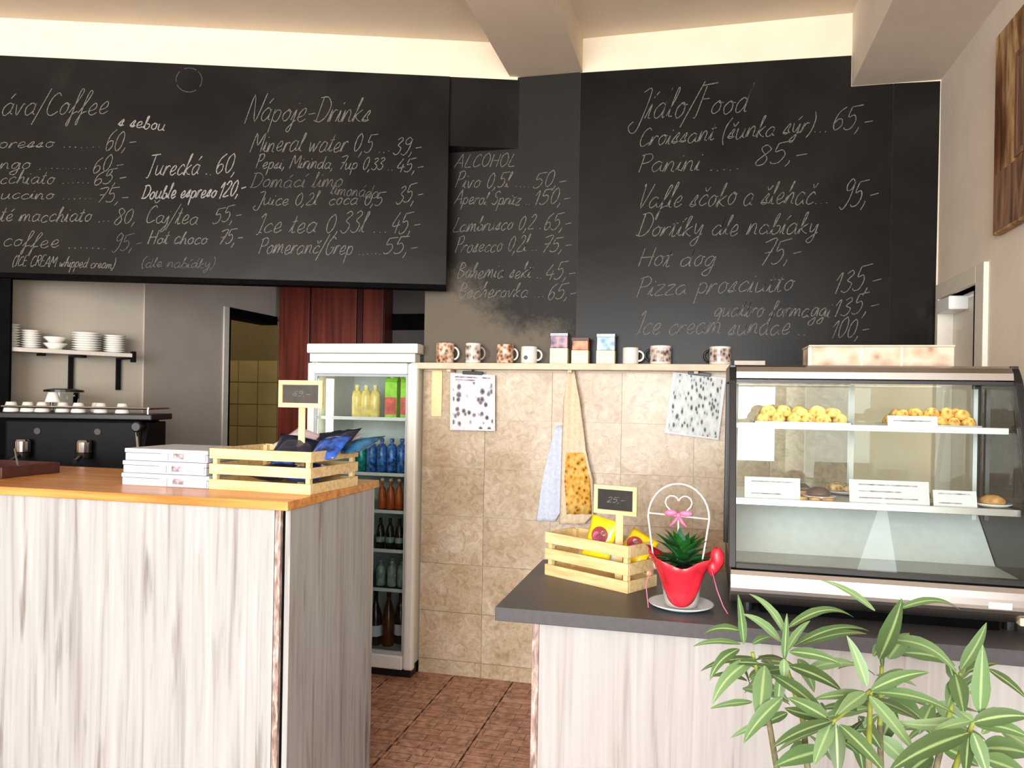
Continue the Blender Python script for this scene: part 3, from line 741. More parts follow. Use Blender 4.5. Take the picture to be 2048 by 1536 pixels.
def packet(name, label, loc, rot, w, h, d, mat, group, print_=None, seed=0):
    t = thing(name, label, 'packet', loc, 0, group); t.rotation_euler = rot
    smoothed(obj('bag', pillow(w, h, d, seed), mat, t))
    if print_:
        for (x, z, rx, rz, pm) in print_:
            e = MB(); n = 18
            off = d / 2 * .9
            ring_ = [(x + rx * math.cos(2*PI*k/n), -off - .0005 - .004, z + rz * math.sin(2*PI*k/n)) for k in range(n)]
            back = [(p[0], p[1] + .006, p[2]) for p in ring_]
            e.add(ring_ + back, [tuple(range(n))] + [(k, n + k, n + (k+1) % n, (k+1) % n) for k in range(n)])
            obj('printed_motif', e, pm, t)
    return t
R = math.radians
g = 'packets in the left crate'
def lpk(u, v, y): return atY(u, v, y)
P0 = [('pale pink snack packet leaning out over the back of the left crate', 'pink_bag', 572, 890, 2.78, (R(-62), R(14), R(-14)), .15, .15, .03, .135),
      ('dark navy snack packet lying at the left front of the left crate', 'navy_bag', 588, 903, 2.60, (R(-66), R(10), R(22)), .17, .17, .05, .120),
      ('bright blue snack packet lying in the middle of the left crate', 'blue_bag', 640, 906, 2.58, (R(-60), R(-8), R(-6)), .13, .15, .055, .118),
      ('teal blue snack packet hanging over the right end of the left crate', 'teal_bag', 690, 896, 2.68, (R(-70), R(-8), R(-22)), .16, .15, .035, .140),
      ('small blue packet in the left front corner of the left crate', 'blue_bag', 560, 908, 2.56, (R(-74), R(8), R(30)), .11, .11, .035, .105),
      ('dark packet propped behind the bright blue packet', 'navy_bag', 648, 886, 2.76, (R(-58), R(-8), R(-6)), .20, .16, .05, .128),
      ('white and blue packet at the back right of the left crate', 'pink_bag', 668, 884, 2.82, (R(-66), R(-4), R(-10)), .14, .10, .03, .150),
      ('blue packet at the bottom of the left crate behind the slats', 'blue_bag', 600, 930, 2.60, (R(-84), 0, R(10)), .16, .2, .06, .045),
      ('navy packet at the bottom of the left crate near the right post', 'navy_bag', 520, 930, 2.60, (R(-84), 0, R(-6)), .16, .2, .06, .045)]
for i, (lb, mt, u, v, y, rot, w, h, d, zz) in enumerate(P0):
    p = atY(u, v, y * KS)
    packet('snack_packet', lb, (p.x, p.y, CT + zz * KS), rot, w * KS, h * KS, d, mt, g, seed=i)
p = atD(1190, 1090, 2.53)
SWEET = [(.0, .078, .028, .028, 'bag_red'), (.0, .073, .023, .018, 'bag_pink'), (.012, .088, .010, .009, 'bag_white')]
packet('sweet_packet', 'yellow sweet packet with pink round motif standing in the right crate', (p.x, p.y, RT + .085), (R(-10), R(12), ca + R(14)), .10, .135, .03, 'yellow_bag', 'packets in the right crate', SWEET, 11)
p = atD(1255, 1100, 2.50)
packet('sweet_packet', 'yellow and red sweet packet lying low at the right end of its crate', (p.x, p.y, RT + .082), (R(-34), R(24), ca + R(10)), .10, .11, .03, 'yellow_bag', 'packets in the right crate', [(-.008, .060, .028, .024, 'bag_red'), (-.006, .057, .020, .016, 'bag_pink'), (-.012, .068, .009, .008, 'bag_white')], 12)
p = atD(1222, 1092, 2.54)
packet('sweet_packet', 'pale sweet packet with its back to the stick of the right sign', (p.x, p.y, RT + .05), (R(-6), R(-4), ca), .10, .12, .028, 'bag_white', 'packets in the right crate', None, 13)

# stacked white takeaway boxes
def carton(label, x0, x1, y0, y1, z0, h, right):
    t = thing('takeaway_box', label, 'box', ((x0 + x1) / 2, (y0 + y1) / 2, z0), 0, 'white takeaway boxes on the counter')
    w, d = (x1 - x0) / 2, (y1 - y0) / 2
    obj('tray', MB().box(-w, w, -d, d, 0, h * .62), 'carton_white', t, .002)
    obj('lid', MB().box(-w - .002, w + .002, -d - .002, d + .002, h * .62 + .0012, h), 'carton_white', t, .002)
    obj('printed_flap', MB().box(w * .08, w * .97, -d - .0036, -d - .002, .004, h - .004), right, t)
    obj('printed_mark', MB().box(w * .2, w * .45, -d - .0042, -d - .0036, h * .25, h * .7), 'carton_print', t)
    obj('tuck_flap', MB().box(-w * .1, w * .06, -d - .0036, -d - .002, .004, h * .9), 'paper_white', t)
    return t
bx0 = atY(246, 970, 2.52 * KS).x; bx1 = atY(430, 975, 2.52 * KS).x
carton('white takeaway box at the bottom of the stack beside the crate', bx0, bx1 - .022, 2.515 * KS, 2.57, CT, .042, 'carton_white')
carton('white takeaway box in the middle of the stack on the oak counter', bx0, bx1 - .036, 2.52 * KS, 2.57, CT + .043, .042, 'carton_grey')
carton('white takeaway box on top of the stack left of the crate', bx0 + .004, bx1 - .034, 2.525 * KS, 2.57, CT + .086, .042, 'carton_grey')

# wooden tray with spoon at the far left of the counter
t = thing('wooden_tray', 'reddish brown wooden tray cut off at the left end of the oak counter', 'tray', (0, 0, CT))
p0 = atZ(50, 952, CT); tx = p0.x
obj('bottom', MB().box(tx - .36, tx, p0.y - .1, p0.y + .14, 0, .012), 'maroon', t, .003)
for a in ((tx - .36, tx, p0.y - .112, p0.y - .1), (tx - .36, tx, p0.y + .14, p0.y + .152)):
    obj('rim', MB().box(a[0], a[1], a[2], a[3], 0, .042), 'maroon', t, .003)
for a in ((tx, tx + .012), (tx - .372, tx - .36)):
    obj('rim', MB().box(a[0], a[1], p0.y - .112, p0.y + .152, 0, .042), 'maroon', t, .003)
sp = thing('serving_spoon', 'thin steel spoon leaning on the brown wooden tray', 'spoon', (tx - .05, p0.y, CT + .014))
obj('handle', MB().tube([(.036, -.02, .03), (-.02, .02, .085)], .0035), 'steel', sp)
smoothed(obj('bowl', MB().blob((.04, -.024, .022), (.016, .016, .006)), 'steel', sp))

# ================================================================== flower pot in red wrap
pc = atZ(1362, 1214, RT)
fp = thing('potted_plant', 'potted green plant wrapped in red foil with white wire arch', 'plant', (pc.x, pc.y, RT))
smoothed(obj('saucer', MB().lathe([(.0, 0), (.062, 0), (.092, .011), (.095, .015), (.09, .015), (.064, .006), (0, .006)], 32, close=False), 'saucer', fp))
smoothed(obj('pot', MB().lathe([(0, .008), (.048, .008), (.064, .112), (.068, .113), (.068, .122), (.061, .122), (.06, .112), (0, .11)], 28, close=False), 'ceramic', fp))
obj('soil', MB().lathe([(0, .118), (.059, .116)], 24, close=False), 'soil', fp)
wr = MB(); seg = 40; prof = []
for k in range(seg):
    a = 2 * PI * k / seg
    cz = .012 + .05 * abs(math.sin(a * 1.0 + PI / 2)) ** 2 * (.4 + .6 * (math.cos(a) ** 2))
    for j in range(7):
        q = j / 6
        r = .052 + .034 * q + .006 * math.sin(a * 9 + q * 2) * q + (.016 * q ** 3) * (1 + .5 * math.sin(a * 5))
        z = cz * (1 - q) + (.138 + .03 * math.cos(a) ** 2 + .007 * math.sin(a * 5)) * q
        wr.v.append((r * math.cos(a), r * math.sin(a), z))
for k in range(seg):
    for j in range(6):
        a, b_ = k * 7 + j, ((k + 1) % seg) * 7 + j
        wr.f.append((a, b_, b_ + 1, a + 1))
w_ = smoothed(obj('foil_wrap', wr, 'red_wrap', fp)); w_.modifiers.new('thick', 'SOLIDIFY').thickness = .0016
# ruffle of wrap and ribbon bow at the right
bw = MB()
for k, (dx, dz, rx, rz) in enumerate(((.100, .150, .020, .032), (.088, .124, .018, .022))):
    bw.blob((dx, -.01, dz), (rx, .014, rz), 12, 8, .12, k)
smoothed(obj('ribbon_bow', bw, 'red_wrap', fp))
for s_ in (-1, 1):
    smoothed(obj('ribbon_tail', MB().tube([(.085 * s_, -.03, .12), (.1 * s_, -.05, .07), (.105 * s_ + .012, -.07, .03), (.11 * s_ + .02, -.075, .01)], .0015, 6), 'pink_bow', fp))
# arch, heart and cross wire
az = RT
arch = []
for k in range(17):
    a = PI * k / 16
    arch.append((-.088 * math.cos(a), 0, .262 + .10 * math.sin(a)))
arch = [(-.066, 0, .11), (-.078, 0, .19)] + arch + [(.078, 0, .19), (.066, 0, .11)]
arch = [(x - .012, y, z) for x, y, z in arch]
smoothed(obj('wire_arch', MB().tube(arch, .0027, 8), 'wire_white', fp))
heart = []
for k in range(25):
    a = 2 * PI * k / 24
    heart.append((-.012 + .0024 * 16 * math.sin(a) ** 3, -.004, .298 + .0024 * (13 * math.cos(a) - 5 * math.cos(2*a) - 2 * math.cos(3*a) - math.cos(4*a))))
smoothed(obj('wire_heart', MB().tube(heart, .0022, 6), 'wire_white', fp))
smoothed(obj('cross_wire', MB().tube([(-.1, 0, .272), (-.012, -.004, .268), (.076, 0, .262)], .0026, 6), 'wire_white', fp))
smoothed(obj('heart_stem', MB().tube([(-.012, -.004, .26), (-.011, -.002, .18), (-.012, 0, .125)], .0024, 6), 'wire_white', fp))
bow = MB()
for s_ in (-1, 1):
    bow.blob((-.012 + .022 * s_, -.008, .270 + .006), (.020, .006, .009), 10, 6, .1, 3 + s_)
    bow.tube([(-.012, -.01, .268), (-.012 + .012 * s_, -.014, .25), (-.012 + .024 * s_, -.012, .238)], [.006, .005, .003], 6)
bow.blob((-.012, -.012, .270), (.008, .007, .008), 10, 6)
smoothed(obj('pink_bow', bow, 'pink_bow', fp))
# fleshy leaves
def leaf_mesh(L, Wd, bend, seg=8, fold=.18, uv=False):
    vs = []; fs = []
    for i in range(seg + 1):
        t_ = i / seg
        w = Wd * (math.sin(PI * min(1, t_ * .94 + .06)) ** .75) * (1 - .25 * t_)
        if i == seg: w = 0.0006
        z = bend * L * t_ * t_; y = L * t_
        vs += [(-w / 2, y, z + fold * w), (0, y, z), (w / 2, y, z + fold * w)]
    for i in range(seg):
        a = i * 3
        fs += [(a, a + 1, a + 4, a + 3), (a + 1, a + 2, a + 5, a + 4)]
    return MB().add(vs, fs)
for k in range(44):
    rnd = random.Random(k); ring_ = min(2, k // 15)
    a = 2 * PI * (k % 15) / 15 + ring_ * .26 + rnd.uniform(-.15, .15)
    tilt = (30, 54, 74)[ring_] + rnd.uniform(-8, 8)
    L = (.092, .104, .106)[ring_] * rnd.uniform(.85, 1.15)
    o = obj('leaf', leaf_mesh(L, .036, -.30), 'leaf_dark' if k % 4 else 'leaf_dark_grey', fp)
    smoothed(o); o.rotation_euler = (R(tilt), 0, a); o.location = (.012 * -math.sin(a) * ring_ * -.2, 0, .12 + .004 * ring_)

# ================================================================== mug shelf on the back wall
xe = atY(1463, 735, 3.87).x
sh = thing('wall_shelf', 'pale plywood shelf of mugs along the tiled back wall', 'shelf', (0, 0, 0))
SZ = atY(1145, 727, 3.87).z
obj('plank', MB().box(-1.49, xe, 3.865, YB - .012, SZ - .032, SZ), 'shelf_ply', sh, .002)
for x in (-1.3, -.65, -.02):
    obj('bracket', MB().box(x - .01, x + .01, 3.90, YB - .010, SZ - .045, SZ - .0325).box(x - .01, x + .01, YB - .022, YB - .010, SZ - .10, SZ - .0325), 'shelf_ply', sh)
sh2 = tag(obj('ledge', MB().box(xe + .015, xe + .16, 3.93, YB - .013, SZ + .0, SZ + .022), 'shelf_white', None, .002), 'short white ledge on the blackboard right of the mug shelf', 'ledge')
def mug(label, u, wpx, hpx, mat, band=None, handle='ceramic', side=1, rz=0):
    y = 3.925
    p = atY(u, 725, y); k = (p - EYE).dot(FWD) / FPX
    r = wpx * k / 2; h = hpx * k
    t = thing('mug', label, 'mug', (p.x, y, SZ + .0003), rz, 'mugs on the wall shelf')
    smoothed(obj('cup', MB().lathe([(0, 0), (r * .92, 0), (r, .006), (r, h * .96), (r * .97, h), (r * .9, h), (r * .9, .008), (0, .008)], 24, close=False), mat, t))
    if band:
        obj('printed_band', MB().lathe([(r + .0008, h * .14), (r + .0008, h * .88)], 24, close=False), band, t)
    hp = []
    for q in range(9):
        a = -PI / 2 + PI * q / 8
        hp.append((side * (r * .96 + .026 * math.cos(a)), 0, h * .5 + h * .30 * math.sin(a)))
    smoothed(obj('handle', MB().tube(hp, .0055, 8), handle, t))
    return t
mug('brown patterned mug with white handle, first on the left of the shelf', 890, 36, 40, 'print_brown', None, 'ceramic', 1, R(20))
mug('white mug with dark sketch, above the left hanging calendar', 946, 31, 40, 'ceramic', 'print_photo', 'handle_grey', 1)
mug('brown patterned mug between two white mugs on the shelf', 1010, 34, 38, 'print_brown', None, 'ceramic', 1, R(30))
m_ = mug('white mug with a small dark round mark and side handle', 1058, 33, 34, 'ceramic', None, 'ceramic', 1)
obj('round_mark', MB().lathe([(.0, .0), (.011, .0), (.011, .001), (0, .001)], 16), 'black_plastic', m_, loc=(-.008, -.0425, .03)).rotation_euler = (R(90), 0, 0)
mug('plain white mug right of the blue picture box', 1261, 32, 33, 'ceramic', None, 'ceramic', 1)
mug('dark photo mug, second from the right end of the shelf', 1321, 42, 37, 'ceramic', 'print_photo', 'black_plastic', -1)
mug('dark photo mug at the right end of the shelf', 1440, 42, 36, 'ceramic', 'print_photo', 'black_plastic', -1)
for lb, u, w, h1, h2, mt in (('cream souvenir box with purple night picture on top', 1119, 36, 31, 61, 'print_purple'),
                             ('cream souvenir box with orange sunset picture on top', 1161, 34, 27, 52, 'print_orange'),
                             ('cream souvenir box with blue sky picture on top', 1212, 37, 27, 60, 'print_sky')):
    p = atY(u, 725, 3.92); k = (p - EYE).dot(FWD) / FPX
    t = thing('souvenir_box', lb, 'box', (p.x, 3.92, SZ + .0003), 0, 'souvenir boxes on the shelf')
    obj('box_body', MB().box(-w*k/2, w*k/2, -.03, .03, 0, h1*k), 'mug_cream', t, .003)
    obj('picture_top', MB().box(-w*k/2 + .002, w*k/2 - .002, -.026, .026, h1*k + .0005, h2*k), mt, t, .003)
    obj('dark_cap', MB().box(-w*k/2 - .001, w*k/2 + .001, -.027, .027, h2*k - .018, h2*k + .001), {'print_purple': 'navy_bag', 'print_orange': 'glaze_choc', 'print_sky': 'teal_bag'}[mt], t, .002)

# hanging sheets under the shelf
def sheet(name, label, quad, yy, mat, header):
    pts = [atY(u, v, yy) for u, v in quad]          # tl, tr, br, bl
    o = pts[0]
    t = thing(name, label, 'calendar', (o.x, o.y, o.z))
    L = [p - o for p in pts]
    def slab(a, b_, c, d, y0, y1):
        vs = [(q.x, y0, q.z) for q in (a, b_, c, d)] + [(q.x, y1, q.z) for q in (a, b_, c, d)]
        return MB().add(vs, [(0,1,2,3),(7,6,5,4),(0,4,5,1),(1,5,6,2),(2,6,7,3),(3,7,4,0)])
    def lerp(s_, q):
        a = L[0].lerp(L[1], s_); b_ = L[3].lerp(L[2], s_); return a.lerp(b_, q)
    obj('page', slab(*L, 0, .004), 'paper_white', t)
    obj('printed_picture', slab(lerp(.06, header), lerp(.94, header), lerp(.96, .97), lerp(.06, .97), -.0012, -.0001), mat, t)
    if header > .1:
        for a, b_, q in ((.1, .62, .05), (.12, .56, .10), (.72, .9, .05)):
            obj('text_line', slab(lerp(a, q), lerp(b_, q), lerp(b_, q + .025), lerp(a, q + .025), -.0012, -.0001), 'carton_print', t)
    c = lerp(.5, 0)
    obj('clip', MB().box(-.055, .055, -.008, .012, -.004, .014, Matrix.Translation(lerp(.5, 0)) @ Matrix.Rotation(math.atan2(-L[1].z, L[1].x), 4, 'Y')), 'black_plastic', t, .002)
    obj('hook', MB().tube([(c.x, .004, c.z + .01), (c.x, .004, c.z + .05)], .006, 8), 'black_plastic', t)
    return t
sheet('wall_calendar', 'white sketch calendar hanging straight under the left of the shelf', [(901, 746), (990, 750), (990, 862), (900, 860)], 3.955, 'print_sketch', .14)
sheet('wall_calendar', 'grey picture calendar hanging tilted under the right of the shelf', [(1346, 744), (1452, 756), (1437, 880), (1329, 866)], 3.955, 'print_town', .02)
tag(obj('reflection_strip', MB().box(0, atY(884, 790, 3.98).x - atY(864, 790, 3.98).x, -.003, 0, -.25, 0), 'reflection_yellow', None, loc=(atY(864, 742, 3.98).x, 3.986, SZ - .036)), 'pale yellow strip painted as a reflection on the tiles beside the fridge', 'strip')  # thin slab coloured as a bright slit reflected in the glossy tiles

# cloths hanging from the shelf
def cloth(name, label, outline, yy, mat, print_=None, folds=5, depth=.016):
    """outline: rows of (v, uL, uR)"""
    o = atY((outline[0][1] + outline[0][2]) / 2, outline[0][0], yy)
    t = thing(name, label, 'cloth', (o.x, o.y, o.z))
    nx = 16
    def surf(rows, mat_, nm, off):
        vs = []; fs = []
        n = len(rows)
        for r_, (v, a, b_) in enumerate(rows):
            q = r_ / (n - 1)
            for i in range(nx + 1):
                s_ = i / nx
                p = atY(a + (b_ - a) * s_, v, yy) - o
                uu = a + (b_ - a) * s_
                vs.append((p.x, -depth * (.5 + .5 * math.sin((uu - 1100) / 70 * folds * PI * 2 + v / 160)) - off, p.z))
        for r_ in range(n - 1):
            for i in range(nx):
                a = r_ * (nx + 1) + i
                fs.append((a, a + 1, a + nx + 2, a + nx + 1))
        ob = smoothed(obj(nm, MB().add(vs, fs), mat_, t)); m__ = ob.modifiers.new('thick', 'SOLIDIFY'); m__.thickness = .002 if off == 0 else .0006
        return ob
    def dense(rows):
        out = []
        for k in range(len(rows) - 1):
            for j in range(3):
                q = j / 3; out.append(tuple(rows[k][m__] * (1 - q) + rows[k+1][m__] * q for m__ in range(3)))
        return out + [rows[-1]]
    surf(dense(outline), mat, 'fabric', 0)
    if print_: surf(dense(print_), 'print_towel', 'printed_pattern', .0032)
    return t
plain('cloth_cream', (226, 206, 176), 0.9, var=0.06, scale=60, bump=0.2)
cloth('tea_towel', 'cream tea towel with amber print hanging from the shelf', [(742, 1139, 1149), (800, 1128, 1160), (900, 1124, 1172), (960, 1122, 1186), (1028, 1120, 1188), (1048, 1119, 1168)], 3.94, 'cloth_cream', [(905, 1133, 1168), (960, 1130, 1181), (1028, 1134, 1184)], 3)
cloth('kitchen_cloth', 'pale blue kitchen cloth hanging behind the cream tea towel', [(852, 1112, 1128), (900, 1098, 1128), (960, 1085, 1128), (1020, 1076, 1124), (1042, 1072, 1110)], 3.965, 'cloth_blue', None, 3, .01)

# ================================================================== refrigerated display case
X0, X1 = .09, .885
dc = thing('display_case', 'steel and glass pastry display case on the charcoal counter', 'display case', (0, 0, RT))
YG0, YG1, ZG0, ZG1 = 2.285, 2.475, .142, .672      # slanted front glass: bottom and top
def zg(y): return ZG0 + (y - YG0) / (YG1 - YG0) * (ZG1 - ZG0)
prof = [(2.33, .032)]
for k in range(9):
    a = PI / 2 * k / 8
    prof.append((2.312 - .052 * math.sin(a), .082 - .050 * math.cos(a)))
prof += [(2.2605, .10), (2.264, .118), (2.272, .130), (2.284, .1355), (2.33, .1355)]
obj('steel_apron', MB().prism(prof, X0 + .004, X1 - .004), 'steel', dc)
obj('body', MB().box(X0 + .006, X1 - .006, 2.331, 2.80, .03, .118), 'black_metal', dc, .003)
for x in (X0 + .04, X1 - .07):
    for y in (2.36, 2.72):
        obj('foot', MB().lathe([(.018, 0), (.018, .0295)], 14, (x + .015, y, 0)), 'black_plastic', dc)
obj('plinth', MB().box(X0 + .09, X1 - .09, 2.33, 2.7, .002, .0295), 'black_paint', dc)
obj('well_floor', MB().box(X0 + .012, X1 - .012, 2.332, 2.76, .1185, .124), 'well_white', dc)
obj('well_back', MB().prism([(2.60, .1245), (2.76, .26), (2.772, .26), (2.772, .1245)], X0 + .012, X1 - .012), 'well_white', dc)
# black end frames
for xa, xb_ in ((X0 - .002, X0 + .018), (X1 - .018, X1 + .002)):
    front = [(2.272, .136), (2.305, .136), (YG1 + .012, ZG1), (YG1 + .01, .715), (YG1 - .004, .70), (YG1 - .024, ZG1)]
    obj('end_frame_front', MB().prism(front, xa, xb_), 'black_plastic', dc, .002)
    obj('end_frame_top', MB().box(xa, xb_, YG1 + .0125, 2.80, ZG1 - .0, .722), 'black_plastic', dc, .002)
    obj('end_frame_back', MB().box(xa, xb_, 2.772, 2.80, .119, ZG1 - .0005), 'black_plastic', dc, .002)
    obj('end_glass', MB().prism([(2.308, .124), (2.771, .124), (2.771, ZG1 - .001), (YG1 + .011, ZG1 - .001)], (xa + xb_) / 2 - .002, (xa + xb_) / 2 + .002), 'case_glass', dc)
th = .005; dn = Vector((0, -(ZG1 - ZG0), (YG1 - YG0))).normalized() * th
obj('front_glass', MB().prism([(YG0, ZG0), (YG1, ZG1), (YG1 + .005, ZG1), (YG0 + .005, ZG0)], X0 + .0185, X1 - .0185), 'case_glass', dc)
obj('glass_seal', MB().prism([(YG0 - .012, .1358), (YG0 + .018, .1358), (YG0 + .02, .148), (YG0 - .008, .148)], X0 + .0185, X1 - .0185), 'black_plastic', dc)
topp = [(YG1 - .012, .680), (YG1 - .008, .70), (YG1 + .006, .715), (YG1 + .03, .722), (2.798, .722), (2.798, .688), (YG1 + .02, .676)]
obj('steel_top', MB().prism(topp, X0 + .0185, X1 - .0185), 'steel', dc)
obj('case_fill_strip', MB().box(X0 + .05, X1 - .05, 2.512, 2.54, .6725, .6755), 'case_fill_glow', dc)  # unseen strip added behind the top bar to brighten the case interior
obj('top_seal', MB().box(X0 + .0185, X1 - .0185, YG1 - .012, YG1 + .02, .667, .6758), 'black_plastic', dc)
for k in range(2):
    xa = X0 + .02 + k * .375
    obj('sliding_door', MB().box(xa, xa + .38, 2.776 + .008 * k, 2.779 + .008 * k, .125, .67), 'case_glass', dc)
    obj('door_stile', MB().box(xa, xa + .02, 2.774 + .008 * k, 2.7755 + .008 * k, .125, .67), 'door_white', dc)
obj('inner_post', MB().box(X0 + .022, X0 + .034, 2.74, 2.76, .125, .66), 'white_gloss', dc)
obj('inner_post', MB().box(X1 - .034, X1 - .022, 2.74, 2.76, .125, .66), 'white_gloss', dc)
USZ, LSZ = atY(1500, 850, 2.50).z - RT, atY(1500, 998, 2.40).z - RT
obj('upper_shelf', MB().box(X0 + .02, X1 - .02, 2.50, 2.765, USZ - .006, USZ), 'shelf_glass', dc, .001)
obj('upper_rail', MB().box(X0 + .02, X1 - .02, 2.489, 2.4995, USZ - .010, USZ + .008), 'white_gloss', dc, .001)
obj('lower_shelf', MB().box(X0 + .02, X1 - .02, 2.405, 2.765, LSZ - .006, LSZ), 'steel', dc, .001)
obj('lower_rail', MB().box(X0 + .02, X1 - .02, 2.394, 2.4045, LSZ - .016, LSZ + .004), 'steel', dc, .001)
obj('brand_plate', MB().box(.745, .80, 2.2595, 2.2615, .075, .092), 'white_gloss', dc, .0005)
obj('switch_knob', MB().box(.82, .85, 2.262, 2.30, .034, .055), 'mug_cream', dc, .003)

# pastries on trays
ORD = ['first', 'second', 'third', 'fourth', 'fifth', 'sixth', 'seventh', 'eighth', 'ninth', 'tenth']
def tray(label, x0, x1, y0, y1, z):
    t = thing('pastry_tray', label, 'tray', ((x0 + x1) / 2, (y0 + y1) / 2, z + .0004))
    w, d = (x1 - x0) / 2, (y1 - y0) / 2
    obj('bottom', MB().box(-w, w, -d, d, 0, .003), 'steel', t)
    for a in ((-w, w, -d, -d + .003), (-w, w, d - .003, d), (-w, -w + .003, -d, d), (w - .003, w, -d, d)):
        obj('rim', MB().box(a[0], a[1], a[2], a[3], .0032, .012), 'steel', t)
UZ = RT + USZ; LZ = RT + LSZ
pxs = [atY(u, 840, 2.53).x for u in (1508, 1702, 1778, 1962)]
tray('steel tray of yellow pastries on the left of the upper glass shelf', pxs[0], pxs[1], 2.512, 2.70, UZ)
tray('steel tray of golden pastries on the right of the upper glass shelf', pxs[2], pxs[3], 2.512, 2.70, UZ)
def bun(seed, r):
    mb = MB(); rnd = random.Random(seed); seg, rings = 14, 7; vs = []; fs = []
    for i in range(rings + 1):
        ph = PI * i / rings
        for k in range(seg):
            a = 2 * PI * k / seg
            j = 1 + .06 * math.sin(a * 5 + i) + rnd.uniform(-.04, .04)
            z = -math.cos(ph); z = z if z > 0 else z * .45
            vs.append((r[0]*j*math.sin(ph)*math.cos(a), r[1]*j*math.sin(ph)*math.sin(a), r[2]*(z + .45)))
    for i in range(rings):
        for k in range(seg):
            k2 = (k + 1) % seg; fs.append((i*seg+k, i*seg+k2, (i+1)*seg+k2, (i+1)*seg+k))
    return mb.add(vs, fs)
bun_me = [bun(k, (.024, .026, .020)).mesh('pastry') for k in range(3)]
def buns(xa, xb_, nx, ny, y0, dy, z, mat, label, group, rows=('front', 'middle', 'back')):
    rnd = random.Random(label)
    ms = []
    for q in range(3):
        me = bun_me[q].copy(); me.materials.append(MATS[mat]); me.shade_smooth(); ms.append(me)
    for i in range(nx):
        for j in range(ny):
            x = xa + (xb_ - xa) * (i + .5) / nx
            o = obj('pastry', ms[(i + j) % 3], None, None, loc=(x + rnd.uniform(-.003, .003), y0 + dy * j, z), rotz=rnd.uniform(0, 6))
            s_ = (xb_ - xa) / nx / .048; o.scale = (s_, s_, rnd.uniform(.9, 1.2) * 1.15)
            tag(o, '%s, %s row, %s from left' % (label, rows[j], ORD[i]), 'pastry', group)
for xa_, xb2, mt, side_, lb in ((pxs[0], pxs[1], 'pastry_gold', 'left', 'yellow pastry'), (pxs[2], pxs[3], 'pastry_dark', 'right', 'golden pastry')):
    buns(xa_ + .008, xb2 - .008, 6, 3, 2.540, .052, UZ + .0038, mt, lb + ' on the upper %s tray' % side_, 'pastries on the upper %s tray' % side_)
    buns(xa_ + .02, xb2 - .02, 5, 2, 2.556, .056, UZ + .026, mt, lb + ' heaped on the upper %s tray' % side_, 'pastries on the upper %s tray' % side_, ('top front', 'top back'))
# lower shelf
def at_low(u, y): return atY(u, 985, y).x
def plate_of(label, u, y, r, plabel, mat, n, rr, group):
    x = at_low(u, y)
    t = thing('cake_plate', label, 'plate', (x, y, LZ + .0004))
    smoothed(obj('dish', MB().lathe([(0, 0), (r * .6, 0), (r, .010), (r * .98, .012), (r * .6, .004), (0, .004)], 24, close=False), 'ceramic', t))
    me = bun(u, (rr, rr, rr * .62)).mesh('cake'); me.materials.append(MATS[mat]); me.shade_smooth()
    for k in range(n):
        a = 2 * PI * k / max(1, n) + .5
        q = 0 if n == 1 else r * .5
        o = obj('cake', me, None, None, loc=(x + q * math.cos(a), y + q * math.sin(a), LZ + .0052 if n == 1 else LZ + .0085), rotz=a)
        tag(o, plabel + ('' if n == 1 else ', ' + ('right one', 'back one', 'left one', 'front one')[k]), 'cake', group)
plate_of('white plate with a chocolate glazed cake on the lower shelf', 1637, 2.48, .05, 'round chocolate glazed cake between the price cards', 'glaze_choc', 1, .036, 'cakes on the lower shelf')
plate_of('white plate of nut cakes at the back of the lower shelf', 1690, 2.66, .075, 'nut topped cake at the back of the lower shelf', 'pastry_nut', 4, .03, 'nut cakes on the lower shelf')
plate_of('white plate of golden buns behind the long price card', 1822, 2.54, .07, 'golden bun behind the long price card', 'pastry_dark', 4, .029, 'golden buns on the lower shelf')
plate_of('white plate with a brown roll at the right end of the lower shelf', 1985, 2.47, .05, 'brown roll at the right end of the lower shelf', 'bread', 1, .034, 'cakes on the lower shelf')
x = at_low(1560, 2.56)
t = thing('chocolate_slab', 'flat chocolate slab cake behind the left price card', 'cake', (x, 2.56, LZ + .0004))
obj('sponge', MB().box(-.085, .085, -.06, .06, 0, .020), 'bread', t, .003)
obj('icing', MB().box(-.084, .084, -.059, .059, .0203, .032), 'glaze_choc', t, .004)
x = at_low(1625, 2.435)
for k in range(3):
    o = tag(obj('biscuit', MB().lathe([(0, 0), (.016, 0), (.018, .005), (.014, .010), (0, .011)], 16, close=False), 'bread', None, loc=(x - .03 + .036 * k, 2.428, LZ + .0004)), 'flat brown biscuit at the front of the lower shelf, ' + ('left one', 'middle one', 'right one')[k], 'biscuit', 'biscuits along the lower shelf edge')
    smoothed(o)
def card(label, ua, ub, va, vb, y, lines):
    a = atY(ua, va, y); b_ = atY(ub, vb, y); w = b_.x - a.x; h = a.z - b_.z
    h = abs(atY(ua, va, y).z - atY(ua, vb, y).z)
    t = thing('price_card', label, 'card', (a.x, y, (LZ if va > 900 else UZ) + .0004))
    rx = Matrix.Rotation(R(-14), 4, 'X')
    obj('card_face', MB().box(0, w, 0, .0015, 0, h, rx), 'card_white', t)
    obj('card_foot', MB().box(0, w, .0018, .02, 0, .0012), 'card_white', t)
    for k in range(lines):
        z = h * (.8 - .55 * k / max(1, lines - 1)) if lines > 1 else h * .6
        obj('printed_line', MB().box(w * .12, w * (.86 - .2 * (k % 2)), -.0006, -.0001, z - .0018, z + .0018, rx), 'carton_print', t)
card('white price card at the left end of the lower shelf', 1490, 1601, 948, 992, 2.412, 2)
card('long white price card in the middle of the lower shelf', 1700, 1860, 958, 1006, 2.412, 3)
card('white price card at the right of the lower shelf', 1868, 1955, 978, 1012, 2.412, 2)
